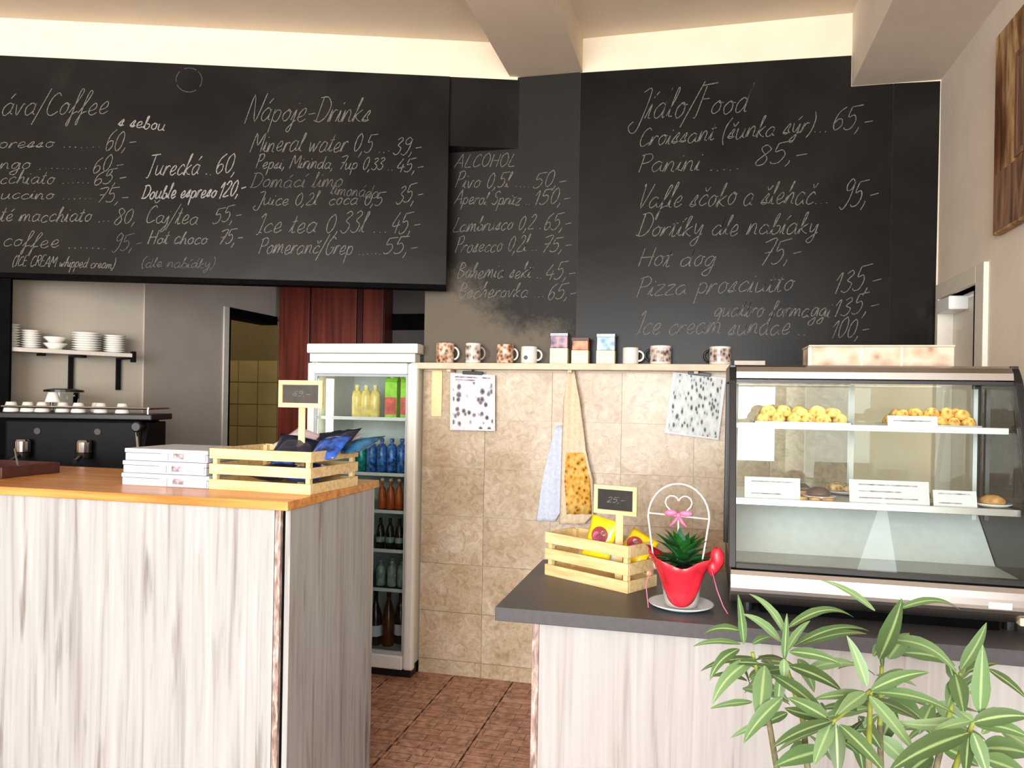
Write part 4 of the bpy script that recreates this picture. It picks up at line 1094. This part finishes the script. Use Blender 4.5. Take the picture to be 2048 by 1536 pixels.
card('white price card clipped before the golden pastries on the upper shelf', 1776, 1876, 838, 864, 2.5015, 1)

# carton on top of the case
ka, kb = atY(1619, 690, 2.62), atY(1909, 692, 2.62)
t = thing('carton', 'shallow beige printed carton lying on top of the display case', 'box', (ka.x, 2.62, RT + .7225))
hh = ka.z - RT - .7225
obj('box_body', MB().box(0, kb.x - ka.x, 0, .16, 0, hh - .006), 'print_carton', t, .002)
obj('lid_edge', MB().box(-.002, kb.x - ka.x + .002, -.002, .162, hh - .0055, hh), 'shelf_ply', t, .001)
for q in (.37, .645):
    obj('divider', MB().box((kb.x - ka.x) * q - .004, (kb.x - ka.x) * q + .004, -.003, -.0003, 0, hh - .007), 'mug_cream', t)
obj('corner_edge', MB().box(-.004, .006, -.003, -.0003, 0, hh - .007), 'mug_cream', t)

# ================================================================== glass-door fridge
FXa, FXb, FY, FH = -2.105, -1.484, 3.86, 1.792
FD = .56
fr = thing('drinks_fridge', 'tall white glass-door drinks fridge beside the tiled wall', 'fridge', (FXa, FY, 0))
Wf = FXb - FXa
obj('side_wall', MB().box(0, .03, .05, FD, .06, FH - .1), 'fridge_white', fr)
obj('side_wall', MB().box(Wf - .03, Wf, .05, FD, .06, FH - .1), 'fridge_white', fr)
obj('back_wall', MB().box(.03, Wf - .03, FD - .03, FD, .06, FH - .1), 'fridge_inner', fr)
obj('base', MB().box(0, Wf, .03, FD, .0, .0595), 'black_plastic', fr)
obj('inner_floor', MB().box(.03, Wf - .03, .06, FD - .03, .06, .125), 'fridge_inner', fr)
obj('canopy', MB().box(-.006, Wf + .006, .0, FD, FH - .052, FH).box(-.006, Wf + .022, -.004, .08, FH - .052, FH), 'fridge_white', fr, .006)
obj('canopy_strip', MB().box(.0, Wf, .02, .1, FH - .0995, FH - .0525), 'fridge_white', fr, .003)
dr = obj('door', MB().box(0, .042, .0, .045, .045, FH - .105), 'fridge_white', fr, .008)
obj('door_rail', MB().box(.0425, Wf - .0365, .0, .045, FH - .165, FH - .105), 'fridge_white', dr, .006)
obj('door_rail', MB().box(.0425, Wf - .0365, .0, .045, .045, .12), 'fridge_white', dr, .008)
obj('door_stile', MB().box(Wf - .036, Wf + .022, .0, .045, .045, FH - .105), 'fridge_white', dr, .014)
for a in ((.0425, .054, .121, FH - .166), (Wf - .046, Wf - .0365, .121, FH - .166)):
    obj('gasket', MB().box(a[0], a[1], .012, .04, a[2], a[3]), 'fridge_grey', dr)
obj('gasket', MB().box(.0545, Wf - .0465, .012, .04, FH - .178, FH - .166), 'fridge_grey', dr)
obj('gasket', MB().box(.0545, Wf - .0465, .012, .04, .121, .140), 'fridge_grey', dr)
obj('glass', MB().box(.0545, Wf - .0465, .022, .027, .141, FH - .179), 'pane', dr)
obj('door_handle', MB().box(.012, .030, -.022, -.0005, .8, 1.15), 'fridge_grey', dr, .005)
tl_ = obj('light_tube', MB().tube([(.10, .075, 1.28), (.10, .075, 1.60)], .021, 10), 'tube_light', fr)
obj('top_duct', MB().box(.03, Wf - .03, .08, .4, FH - .135, FH - .101), 'fridge_grey', fr)
def fz(v): return atY(800, v, FY + .2).z
shelf_z = [fz(836), fz(944), fz(1016), fz(1092), fz(1168)]
for z in shelf_z:
    obj('wire_shelf', MB().box(.032, Wf - .032, .07, FD - .04, z - .008, z), 'shelf_glass', fr)
    obj('shelf_edge', MB().box(.032, Wf - .032, .062, .0695, z - .012, z + .006), 'white_gloss', fr)
def bottle(h, r, neck=.35):
    return MB().lathe([(0, 0), (r * .9, 0), (r, .006), (r, h * (1 - neck) - .02), (r * .82, h * (1 - neck) + .01), (r * .36, h * (1 - neck * .55)), (r * .34, h - .014), (r * .40, h - .0135), (r * .40, h), (0, h)], 16, close=False)
def place_drinks(name, label, cat, group, me_parts, spots, z):
    proto = None
    for i, (u, y) in enumerate(spots):
        x = atY(u, 900, y).x
        if proto is None:
            proto = thing(name, label, cat, (x, y, z + .0005), 0, group)
            for nm, mb, mt in me_parts: smoothed(obj(nm, mb, mt, proto)) if not nm.startswith('sq') else obj('panel', mb, mt, proto)
        else:
            c = copy_tree(proto); c.location = (x, y, z + .0005)
        (c if i else proto)['label'] = label + ', ' + ('front' if abs(y - spots[0][1]) < .04 else 'back') + (' one' if len(spots) < 3 else ' row, ' + ORD[sorted(set(q[0] for q in spots)).index(u)] + ' from left')
yb = FY + .14
place_drinks('juice_bottle', 'yellow juice bottle on the top fridge shelf', 'bottle', 'yellow bottles in the fridge', [('bottle_body', bottle(.17, .030, .2), 'yellow_drink'), ('cap', MB().lathe([(.013, 0), (.013, .016), (0, .016)], 12, (0, 0, .166)), 'cap_yellow')], [(u, y) for y in (yb, yb + .07) for u in (713, 731, 749)], shelf_z[0])
def juice_carton(label, u, y, w):
    x = atY(u, 800, y).x
    t = thing('juice_carton', label, 'carton', (x, y, shelf_z[0] + .0005))
    obj('carton_body', MB().box(-w, w, -.032, .032, 0, .20), 'carton_green', t, .002)
    obj('gable_top', MB().prism([(-.032, .2005), (.032, .2005), (.004, .235), (-.004, .235)], -w, w), 'carton_green', t)
    obj('fruit_print', MB().box(-w * .96, w * .96, -.0335, -.0325, .02, .115), 'carton_red', t)
    obj('cap', MB().lathe([(.01, 0), (.01, .014), (0, .014)], 12, (0, -.012, .222)), 'white_gloss', t)
juice_carton('green juice carton with red fruit print on the top fridge shelf', 786, yb, .035)
juice_carton('narrow green juice carton against the right side of the fridge', 813, yb + .01, .024)
can = MB().lathe([(0, 0), (.022, 0), (.027, .008), (.027, .138), (.020, .150), (.010, .156), (.010, .172), (0, .172)], 16, close=False)
place_drinks('water_bottle', 'teal water bottle on the second fridge shelf', 'bottle', 'teal bottles in the fridge', [('bottle_body', can, 'can_teal'), ('cap', MB().lathe([(.0125, 0), (.0125, .014), (0, .014)], 12, (0, 0, .1722)), 'can_teal')], [(u, y) for y in (yb, yb + .08) for u in (706, 724)], shelf_z[1])
place_drinks('water_bottle', 'blue water bottle on the second fridge shelf', 'bottle', 'blue bottles in the fridge', [('bottle_body', can, 'can_blue'), ('cap', MB().lathe([(.0125, 0), (.0125, .014), (0, .014)], 12, (0, 0, .1722)), 'can_blue')], [(u, y) for y in (yb, yb + .08) for u in (744, 764, 784, 804)], shelf_z[1])
place_drinks('juice_bottle', 'orange drink bottle on the third fridge shelf', 'bottle', 'orange bottles in the fridge', [('bottle_body', bottle(.155, .023, .4), 'orange_drink'), ('cap', MB().lathe([(.011, 0), (.011, .014), (0, .014)], 12, (0, 0, .1552)), 'mug_cream')], [(u, y) for y in (yb, yb + .07) for u in (766, 783, 800)], shelf_z[2])
place_drinks('cola_bottle', 'dark soft drink bottle on the fourth fridge shelf', 'bottle', 'dark bottles on the fourth fridge shelf', [('bottle_body', bottle(.15, .024, .4), 'dark_bottle'), ('neck_label', MB().lathe([(.0246, .03), (.0246, .06)], 16, close=False), 'pale_bottle')], [(u, y) for y in (yb, yb + .07) for u in (764, 783, 802)], shelf_z[3])
place_drinks('water_jar', 'pale glass bottle on the fifth fridge shelf', 'bottle', 'pale bottles on the fifth fridge shelf', [('bottle_body', bottle(.14, .026, .3), 'pale_bottle')], [(u, y) for y in (yb, yb + .07) for u in (766, 788, 808)], shelf_z[4])
place_drinks('beer_bottle', 'tall brown beer bottle at the bottom of the fridge', 'bottle', 'beer bottles at the fridge bottom', [('bottle_body', bottle(.30, .034, .45), 'brown_bottle'), ('cap', MB().lathe([(.015, 0), (.015, .012), (0, .012)], 12, (0, 0, .3003)), 'mug_cream')], [(783, yb), (783, yb + .1)], .1255)
place_drinks('wine_bottle', 'dark bottle with white label at the fridge bottom', 'bottle', 'dark bottles at the fridge bottom', [('bottle_body', bottle(.31, .036, .45), 'dark_bottle'), ('paper_label', MB().lathe([(.0365, .05), (.0365, .11)], 16, close=False), 'paper_white')], [(757, yb), (807, yb + .06)], .1255)

# ================================================================== things in the back room
hp_ = onplane(265, 706, Vector((CX, CY, 0)) + WN * .17, WN); lp = onplane(10, 694, Vector((CX, CY, 0)) + WN * .17, WN)
def wl(p):
    d = Vector(p) - Vector((CX, CY, 0)); return -d.dot(WD), d.dot(WN) * -1, d.z
SX1 = wl(hp_)[0]; SX0 = wl(lp)[0]; SHZ = (hp_.z + lp.z) / 2
ps = thing('plate_shelf', 'pale wall shelf with black brackets holding stacked plates', 'shelf', (CX, CY, 0), wang)
obj('plank', MB().box(max(SX0 - .3, -.77), SX1, -.17, -.002, SHZ - .022, SHZ), 'shelf_white', ps, .002)
for bx in (wl(onplane(147, 740, Vector((CX, CY, 0)) + WN * .05, WN))[0], SX1 - .012):
    obj('bracket', MB().box(bx - .012, bx + .012, -.016, -.002, SHZ - .21, SHZ - .0225).box(bx - .012, bx + .012, -.165, -.016, SHZ - .034, SHZ - .0225), 'black_metal', ps)
obj('bracket_hook', MB().box(SX1 + .001, SX1 + .018, -.178, -.14, SHZ - .05, SHZ + .012), 'black_metal', ps)
for q in (.3, .62):
    bx = SX0 + (SX1 - SX0) * q
    obj('under_clip', MB().box(bx - .015, bx + .015, -.12, -.07, SHZ - .036, SHZ - .0225), 'black_metal', ps)
PC = Vector((CX, CY, 0)) + WN * .088
def stack(label, group, ua, ub, n, dh, name='plate'):
    a = onplane(ua, 690, PC, WN); b_ = onplane(ub, 690, PC, WN); c = (a + b_) / 2
    k = (c - EYE).dot(FWD) / FPX; r = min((ub - ua) * k / 2, .084)
    me = MB().lathe([(0, 0), (r * .55, 0), (r * .62, dh * .35), (r, dh * .95), (r * .985, dh * 1.05), (r * .6, dh * .55), (0, dh * .45)], 24, close=False).mesh(name)
    me.materials.append(MATS['ceramic']); me.shade_smooth()
    for i in range(n):
        tag(obj(name, me, None, None, loc=(c.x, c.y, SHZ + .0005 + i * dh * .99)), label % ('topmost' if i == n - 1 else ('lowest' if i == 0 else ORD[n - 1 - i] + ' from the top')), name, group)
stack('white plate, %s in the cut-off stack on the plate shelf', 'plates in the first stack', 2, 38, 9, .0135)
stack('small white plate, %s in the stack left of the bowls', 'plates in the second stack', 42, 80, 8, .0120)
stack('white bowl, %s of the pair on the plate shelf', 'bowls on the plate shelf', 88, 132, 2, .034, 'bowl')
stack('large white plate, %s in the widest plate stack', 'plates in the fourth stack', 145, 200, 8, .0130)
stack('white plate, %s in the rightmost plate stack', 'plates in the fifth stack', 206, 250, 8, .0125)

# back worktop with espresso machine and grinder
bc = thing('back_worktop', 'dark low worktop under the espresso machine', 'worktop', (-3.05, 3.16, 0), FA)
BZ = .965
obj('top', MB().box(-.31, .62, -.07, .43, BZ - .04, BZ), 'grey_top', bc, .003)
obj('carcass', MB().box(-.30, .60, -.03, .41, 0, BZ - .0405), 'dark_back', bc)
em = thing('espresso_machine', 'black two-group espresso machine with cups on top behind the counter', 'coffee machine', (-2.996, 3.194, BZ), FA)
er = 0.36
obj('body', MB().box(-.36, er - .06, .03, .28, .10, .40), 'black_metal', em, .015)
obj('base', MB().box(-.36, er - .06, -.02, .28, .02, .075), 'black_metal', em, .008)
for x in (-.32, -.05, er - .11):
    obj('foot', MB().lathe([(.02, 0), (.02, .0195)], 12, (x, .14, 0)), 'black_plastic', em)
obj('back_leg', MB().box(-.35, er - .1, .2, .27, .0755, .0995), 'black_metal', em)
obj('top_tray', MB().box(-.38, er, .0, .285, .401, .432), 'black_plastic', em, .006)
obj('cup_rail', MB().tube([(-.36, .005, .46), (er - .02, .005, .46)], .006, 8).tube([(er - .02, .005, .432), (er - .02, .005, .46)], .006, 8).tube([(er - .02, .005, .46), (er - .02, .275, .46)], .006, 8), 'chrome', em)
for x in (-.25, .04):
    gh = obj('group_head', MB().lathe([(.035, 0), (.035, .05), (.028, .06)], 18, (x, -.01, .24)), 'chrome', em)
    obj('portafilter', MB().lathe([(.034, 0), (.036, .025)], 18, (x, -.01, .212)).tube([(x, -.04, .222), (x + .02, -.14, .205)], .011, 8), 'black_plastic', em)
    obj('badge', MB().lathe([(.016, 0), (.016, .004), (0, .004)], 16), 'slate', em, loc=(x + .05, .029, .34)).rotation_euler = (R(90), 0, 0)
obj('steam_wand', MB().tube([(er - .07, .0, .34), (er - .05, -.03, .26), (er - .09, -.05, .17), (er - .11, -.05, .09)], .007, 8), 'chrome', em)
obj('steam_knob', MB().lathe([(.026, 0), (.026, .035), (.02, .04)], 14), 'black_plastic', em, loc=(er - .06, .0, .37)).rotation_euler = (R(90), 0, 0)
obj('side_panel', MB().prism([(.0, .09), (.275, .09), (.275, .39), (.05, .39), (-.01, .25)], er - .058, er - .03), 'black_metal', em, .004)
obj('drip_tray', MB().box(-.35, er - .1, -.09, .02, .03, .06), 'steel', em, .004)
cup = MB().lathe([(0, .05), (.022, .05), (.034, .008), (.035, 0), (.032, 0), (.02, .045), (0, .045)], 18, close=False).mesh('coffee_cup'); cup.materials.append(MATS['ceramic']); cup.shade_smooth()
Mx = Matrix.Translation((-2.996, 3.194, BZ)) @ Matrix.Rotation(FA, 4, 'Z')
for i, (x, y, z) in enumerate([(-.345, .06, .433), (-.275, .08, .433), (-.20, .07, .433), (-.11, .09, .433), (-.02, .06, .433), (.08, .08, .433), (.19, .07, .433), (-.24, .17, .433), (-.155, .08, .484), (.02, .17, .433)]):
    c = tag(obj('coffee_cup', cup, None, None, loc=Mx @ Vector((x, y, z))), 'white coffee cup upside down on the espresso machine, ' + ('on top of two others' if i == 8 else ('%s from the left in front' % ORD[i] if i < 7 else ('left one behind' if i == 7 else 'right one behind'))), 'cup', 'cups on the espresso machine')
gp = atD(128, 780, 4.12)
gr = thing('coffee_grinder', 'coffee grinder with flat black lid behind the espresso machine', 'grinder', (gp.x, gp.y, BZ), FA)
gz = gp.z - BZ
obj('base', MB().box(-.08, .08, -.045, .055, 0, .03), 'black_plastic', gr, .004)
obj('motor', MB().lathe([(.05, .031), (.05, .26), (.04, .28)], 18), 'black_metal', gr)
obj('hopper', MB().lathe([(.035, .281), (.07, gz - .09), (.075, gz - .012)], 18, close=False), 'case_glass', gr)
obj('lid', MB().lathe([(.095, gz - .011), (.095, gz), (.05, gz + .008), (0, gz + .008)], 24), 'black_plastic', gr)
obj('support_post', MB().tube([(0, -.052, .25), (0, -.052, gz - .012)], .008, 8), 'white_gloss', gr)

# mahogany cupboard and vent at the far end
def cupx(u): return atY(u, 700, 5.42).x
mc = thing('tall_cupboard', 'tall mahogany cupboard at the far end of the back room', 'cupboard', (0, 5.44, 0))
obj('carcass', MB().box(cupx(557), cupx(766), .0, .15, 0, 2.7), 'mahogany_dark', mc)
for a, b_ in ((557, 618), (621, 712), (724, 765)):
    dd = obj('door', MB().box(cupx(a) + .004, cupx(b_) - .002, -.022, -.0005, .05, 2.68), 'mahogany', mc, .004)
obj('stile', MB().box(cupx(713), cupx(723), -.014, -.0005, .05, 2.68), 'mahogany_dark', mc)
v0 = atY(776, 628, 5.59); v1 = atY(850, 660, 5.59)
vt = thing('wall_vent', 'black panel on the dim far wall above the fridge', 'vent', (0, 5.6, 0))
obj('frame', MB().box(v0.x, v1.x + .3, -.012, 0, v1.z, v0.z), 'black_paint', vt)
for k in range(4):
    z = v1.z + (v0.z - v1.z) * (k + .5) / 4
    obj('slat', MB().box(v0.x + .01, v1.x + .29, -.02, -.0125, z - .006, z + .006), 'black_paint', vt)

# ================================================================== picture on the right wall
pz0, pz1 = atX(1998, 468, XR - .02).z, atX(1993, 82, XR - .02).z
py1 = atX(1995, 270, XR - .02).y; py0 = py1 - 1.0
pic = thing('wall_picture', 'rustic wood picture with a small barred window on the right wall', 'picture', (XR - .003, 0, 0))
obj('canvas', MB().box(-.028, 0, py0, py1, pz0, pz1), 'rustic', pic, .003)
iy1 = atX(2037, 200, XR - .03).y; iz0 = atX(2040, 296, XR - .03).z; iz1 = atX(2040, 110, XR - .03).z
obj('window_pane', MB().box(-.0295, -.0282, iy1 - .42, iy1, iz0, iz1), 'rustic_dark', pic)
for a, b_ in ((iy1 - .44, iy1 - .42), (iy1, iy1 + .022)):
    obj('window_frame', MB().box(-.031, -.0282, a, b_, iz0 - .02, iz1 + .02), 'rustic_dark', pic)
for z in (iz0 - .02, iz1):
    obj('window_frame', MB().box(-.031, -.0282, iy1 - .419, iy1 - .001, z, z + .02), 'rustic_dark', pic)
for k in range(3):
    y = iy1 - .1 * (k + 1)
    obj('window_bar', MB().box(-.031, -.0296, y - .008, y + .008, iz0 + .001, iz1 - .001), 'black_metal', pic)
obj('lower_boards', MB().box(-.0293, -.0282, py0 + .01, py1 - .01, pz0 + .01, pz0 + .22), 'rustic_dark', pic)
obj('conduit', MB().box(0, 0, 0, 0, 0, 0), 'white_paint', pic) if False else None

# ================================================================== oleander in the foreground
pb = atD(1760, 1536, 1.30)
ol = thing('oleander', 'oleander bush with long narrow leaves in the right foreground', 'plant', (pb.x, pb.y, 0))
OB = Vector((pb.x, pb.y, 0))
smoothed(obj('pot', MB().lathe([(0, 0), (.15, 0), (.20, .34), (.215, .34), (.215, .38), (.19, .38), (.18, .33), (0, .33)], 28, close=False), 'terracotta', ol))
obj('soil', MB().lathe([(0, .345), (.183, .34)], 24, close=False), 'soil', ol)
def cp(x, y): return 1360 + x * .336, 1130 + y * .336
def stem(pts, r0, r1, mat='stem_green'):
    P = catmull([tuple(p) for p in pts], 5); n = len(P)
    smoothed(obj('stem', MB().tube([Vector(p) - OB for p in P], [r0 + (r1 - r0) * i / (n - 1) for i in range(n)], 7), mat, ol))
nodes = {'A': (430, 520, 1.38), 'A2': (620, 560, 1.34), 'B': (1135, 745, 1.20), 'D': (910, 935, 1.16), 'T': (1200, 600, 1.42), 'C': (1745, 935, 1.12), 'E': (1670, 640, 1.34), 'K': (1500, 820, 1.45)}
NP = {k: atD(*cp(v[0], v[1]), v[2]) for k, v in nodes.items()}
for k, p in NP.items():
    rnd = random.Random(k)
    base = OB + Vector((rnd.uniform(-.06, .06), rnd.uniform(-.06, .06), .34))
    mid = base.lerp(p, .55) + Vector((rnd.uniform(-.03, .03), rnd.uniform(-.03, .03), .02)); mid.z = base.z + (p.z - base.z) * .5
    q = base.lerp(p, .85); q.z = p.z - .10
    stem([base, mid, q], .007, .005, 'stem_brown'); stem([q, q.lerp(p, .5), p], .005, .0032)
stem([NP['B'], NP['B'].lerp(NP['D'], .5), NP['D']], .003, .003)
def leafobj(bx, by, bd, tx, ty, td, w, arch=.12, mat='oleander_leaf', twist=0.0):
    """blade from base to tip, both given as places in front of the window light, arching upward between them"""
    a = atD(*cp(bx, by), bd); b_ = atD(*cp(tx, ty), td)
    ax = b_ - a; L = ax.length; d = ax.normalized()
    up = Vector((0, 0, 1)); view = (EYE - a).normalized()
    nrm = (view * .75 + up * .65).normalized()
    side = d.cross(nrm)
    if side.length < .05: side = d.cross(RGT)
    side.normalize(); nrm = side.cross(d).normalized()
    if twist:
        rm = Matrix.Rotation(twist, 3, d); side = rm @ side; nrm = rm @ nrm
    bow_dir = (up - d * up.dot(d)); bow_dir = bow_dir.normalized() if bow_dir.length > .2 else nrm
    seg = 12; vs = []; fs = []; uvs = []
    for i in range(seg + 1):
        t_ = i / seg
        ww_ = w * (math.sin(PI * (t_ ** .82)) ** .8 if 0 < t_ < 1 else 0) + (.0028 if t_ < .5 else .0006)
        c = a + ax * t_ + bow_dir * (arch * L * 4 * t_ * (1 - t_) * (.75 + .5 * t_))
        for s_ in (-1, 0, 1):
            vs.append(tuple(c + side * (s_ * ww_ / 2) + nrm * (abs(s_) * ww_ * .12) - a)); uvs.append((.5 + s_ * .5, t_))
    for i in range(seg):
        k = i * 3; fs += [(k, k+1, k+4, k+3), (k+1, k+2, k+5, k+4)]
    me = MB().add(vs, fs).mesh('leaf')
    ul = me.uv_layers.new(name='UVMap')
    for lp_ in me.loops: ul.data[lp_.index].uv = uvs[lp_.vertex_index]
    o = smoothed(obj('leaf', me, mat, ol, loc=a - OB))
    return o
LV = [
 (380,470,1.38, 345,175,1.36, 36,.02),(600,455,1.36, 375,292,1.34, 46,.06),(632,420,1.34, 412,172,1.36, 44,.10),(640,375,1.34, 1035,312,1.36, 46,.16),
 (640,505,1.33, 775,332,1.30, 44,.04),(372,395,1.38, 140,412,1.40, 40,.12),(360,470,1.38, 76,486,1.36, 34,.07),(352,500,1.38, 176,690,1.34, 46,.14),
 (440,560,1.37, 190,835,1.32, 66,.12),(505,600,1.36, 470,955,1.30, 84,.03),(610,790,1.30, 378,1062,1.30, 70,.05),(430,815,1.40, 178,856,1.42, 30,.04),
 (622,560,1.34, 637,288,1.33, 30,.02),(555,655,1.30, 868,898,1.18, 70,.04),(600,650,1.32, 580,870,1.30, 44,.03),(650,515,1.33, 965,592,1.28, 50,.06),
 (680,480,1.36, 1125,392,1.40, 40,.10),(730,470,1.36, 1110,410,1.42, 44,.05),(650,600,1.32, 965,752,1.26, 76,.06),(470,585,1.36, 290,590,1.36, 36,.05),
 (430,470,1.38, 560,430,1.42, 30,.06),(620,560,1.32, 618,700,1.30, 40,.02),(760,620,1.40, 1060,600,1.42, 50,.08),(700,560,1.36, 800,760,1.38, 60,.05),
 (1112,722,1.20, 992,420,1.22, 52,.03),(1105,762,1.19, 938,892,1.14, 66,.02),(1135,745,1.20, 1485,640,1.20, 60,.06),(1120,770,1.20, 795,800,1.22, 52,.03),
 (1150,755,1.20, 1645,895,1.16, 62,.09),(1128,780,1.19, 1405,1125,1.10, 62,.02),(1150,740,1.21, 1330,620,1.25, 40,.06),(1160,800,1.19, 1500,1000,1.22, 60,.06),
 (1185,560,1.40, 1322,196,1.36, 92,-.03),(1300,262,1.38, 1668,268,1.40, 34,.13),(1160,272,1.40, 838,92,1.42, 34,.07),(1215,445,1.42, 1655,655,1.32, 66,.17),
 (1240,560,1.42, 1365,405,1.44, 90,.03),(1320,520,1.44, 1640,600,1.42, 70,.08),(1200,470,1.42, 1150,545,1.42, 40,.02),(1205,610,1.42, 1195,440,1.40, 16,.0),
 (1672,620,1.34, 1825,342,1.32, 56,-.03),(1785,885,1.13, 1803,474,1.12, 74,.01),(1640,650,1.34, 1690,890,1.28, 76,.02),(1835,618,1.36, 2070,805,1.32, 44,.05),
 (1700,640,1.36, 1900,590,1.40, 44,.06),(1650,680,1.34, 1590,850,1.30, 60,.03),
 (1745,935,1.12, 2090,905,1.10, 80,.06),(1750,945,1.12, 2090,1035,1.08, 76,.08),(1730,930,1.12, 1500,995,1.10, 46,.03),(1725,935,1.12, 1270,930,1.16, 56,-.05),
 (1720,1000,1.10, 1240,1230,1.04, 100,.04),(1745,1000,1.11, 1830,1250,1.08, 66,.02),(1720,1010,1.11, 1700,1250,1.12, 56,.02),(1800,1090,1.30, 2090,1130,1.30, 110,.05),
 (1740,930,1.12, 1660,870,1.14, 40,.03),(1800,1150,1.25, 2080,1260,1.22, 110,.03),
 (905,930,1.16, 545,1092,1.12, 66,.05),(900,940,1.16, 795,1195,1.10, 66,.02),(930,950,1.15, 940,1260,1.12, 70,.02),(950,950,1.15, 1225,1240,1.08, 74,.03),
 (890,920,1.17, 640,790,1.22, 66,.03),(880,915,1.17, 620,850,1.24, 70,-.02),(920,900,1.16, 1010,760,1.20, 44,.02),(870,1100,1.28, 560,1200,1.26, 90,.03),
 (1230,800,1.42, 1440,920,1.36, 110,.05),(1280,860,1.44, 1190,1080,1.44, 80,.02),(1420,900,1.44, 1500,1010,1.42, 60,.02),(760,1060,1.40, 640,1150,1.38, 60,.02),
 (1060,900,1.36, 1200,1100,1.36, 70,.02),(1500,830,1.45, 1420,1010,1.42, 70,.02),(1520,820,1.45, 1700,960,1.42, 80,.05),(600,900,1.44, 300,1030,1.46, 36,.03),
 (640,880,1.44, 480,960,1.44, 40,.02),(1040,1000,1.38, 1090,1230,1.38, 60,.02),(1500,1130,1.34, 1330,1260,1.32, 90,.02),(1900,980,1.36, 2080,1090,1.36, 90,.03),
 (1560,1080,1.34, 1780,1200,1.30, 90,.03),(1180,1020,1.40, 1380,1210,1.38, 80,.02)]
for i, (bx, by, bd, tx_, ty, td, w, ar) in enumerate(LV):
    px = w * .336 / FPX * (bd + td) / 2 * 1.25
    leafobj(bx, by, bd, tx_, ty, td, px, ar, twist=random.Random(i).uniform(-.25, .25))
rnd = random.Random(21)
for k in range(46):
    key = rnd.choice(('A', 'A2', 'B', 'D', 'T', 'C', 'E', 'K', 'K', 'T'))
    nx_, ny_, nd = nodes[key]
    nx_ += rnd.uniform(-60, 60); ny_ += rnd.uniform(20, 230); nd += rnd.uniform(.05, .2)
    a = rnd.uniform(-.9, PI + .9); L = rnd.uniform(170, 330)
    leafobj(nx_, ny_, nd, nx_ + L * math.cos(a), ny_ - L * .75 * math.sin(a) + 60, nd + rnd.uniform(-.06, .06), rnd.uniform(.012, .019), rnd.uniform(.03, .13), twist=rnd.uniform(-.5, .5))
rnd = random.Random(3)
for k in range(40):          # lower foliage of the bush
    p = OB + Vector((rnd.uniform(-.2, .2), rnd.uniform(-.16, .16), rnd.uniform(.5, .84)))
    a = rnd.uniform(0, 2 * PI); L = rnd.uniform(.1, .15)
    d = Vector((math.cos(a), math.sin(a), rnd.uniform(-.1, .6))).normalized()
    o = smoothed(obj('leaf', leaf_mesh(L, .02, -.2, 8), 'leaf_dark_grey', ol, loc=p - OB)); o.rotation_euler = d.to_track_quat('Y', 'Z').to_euler()
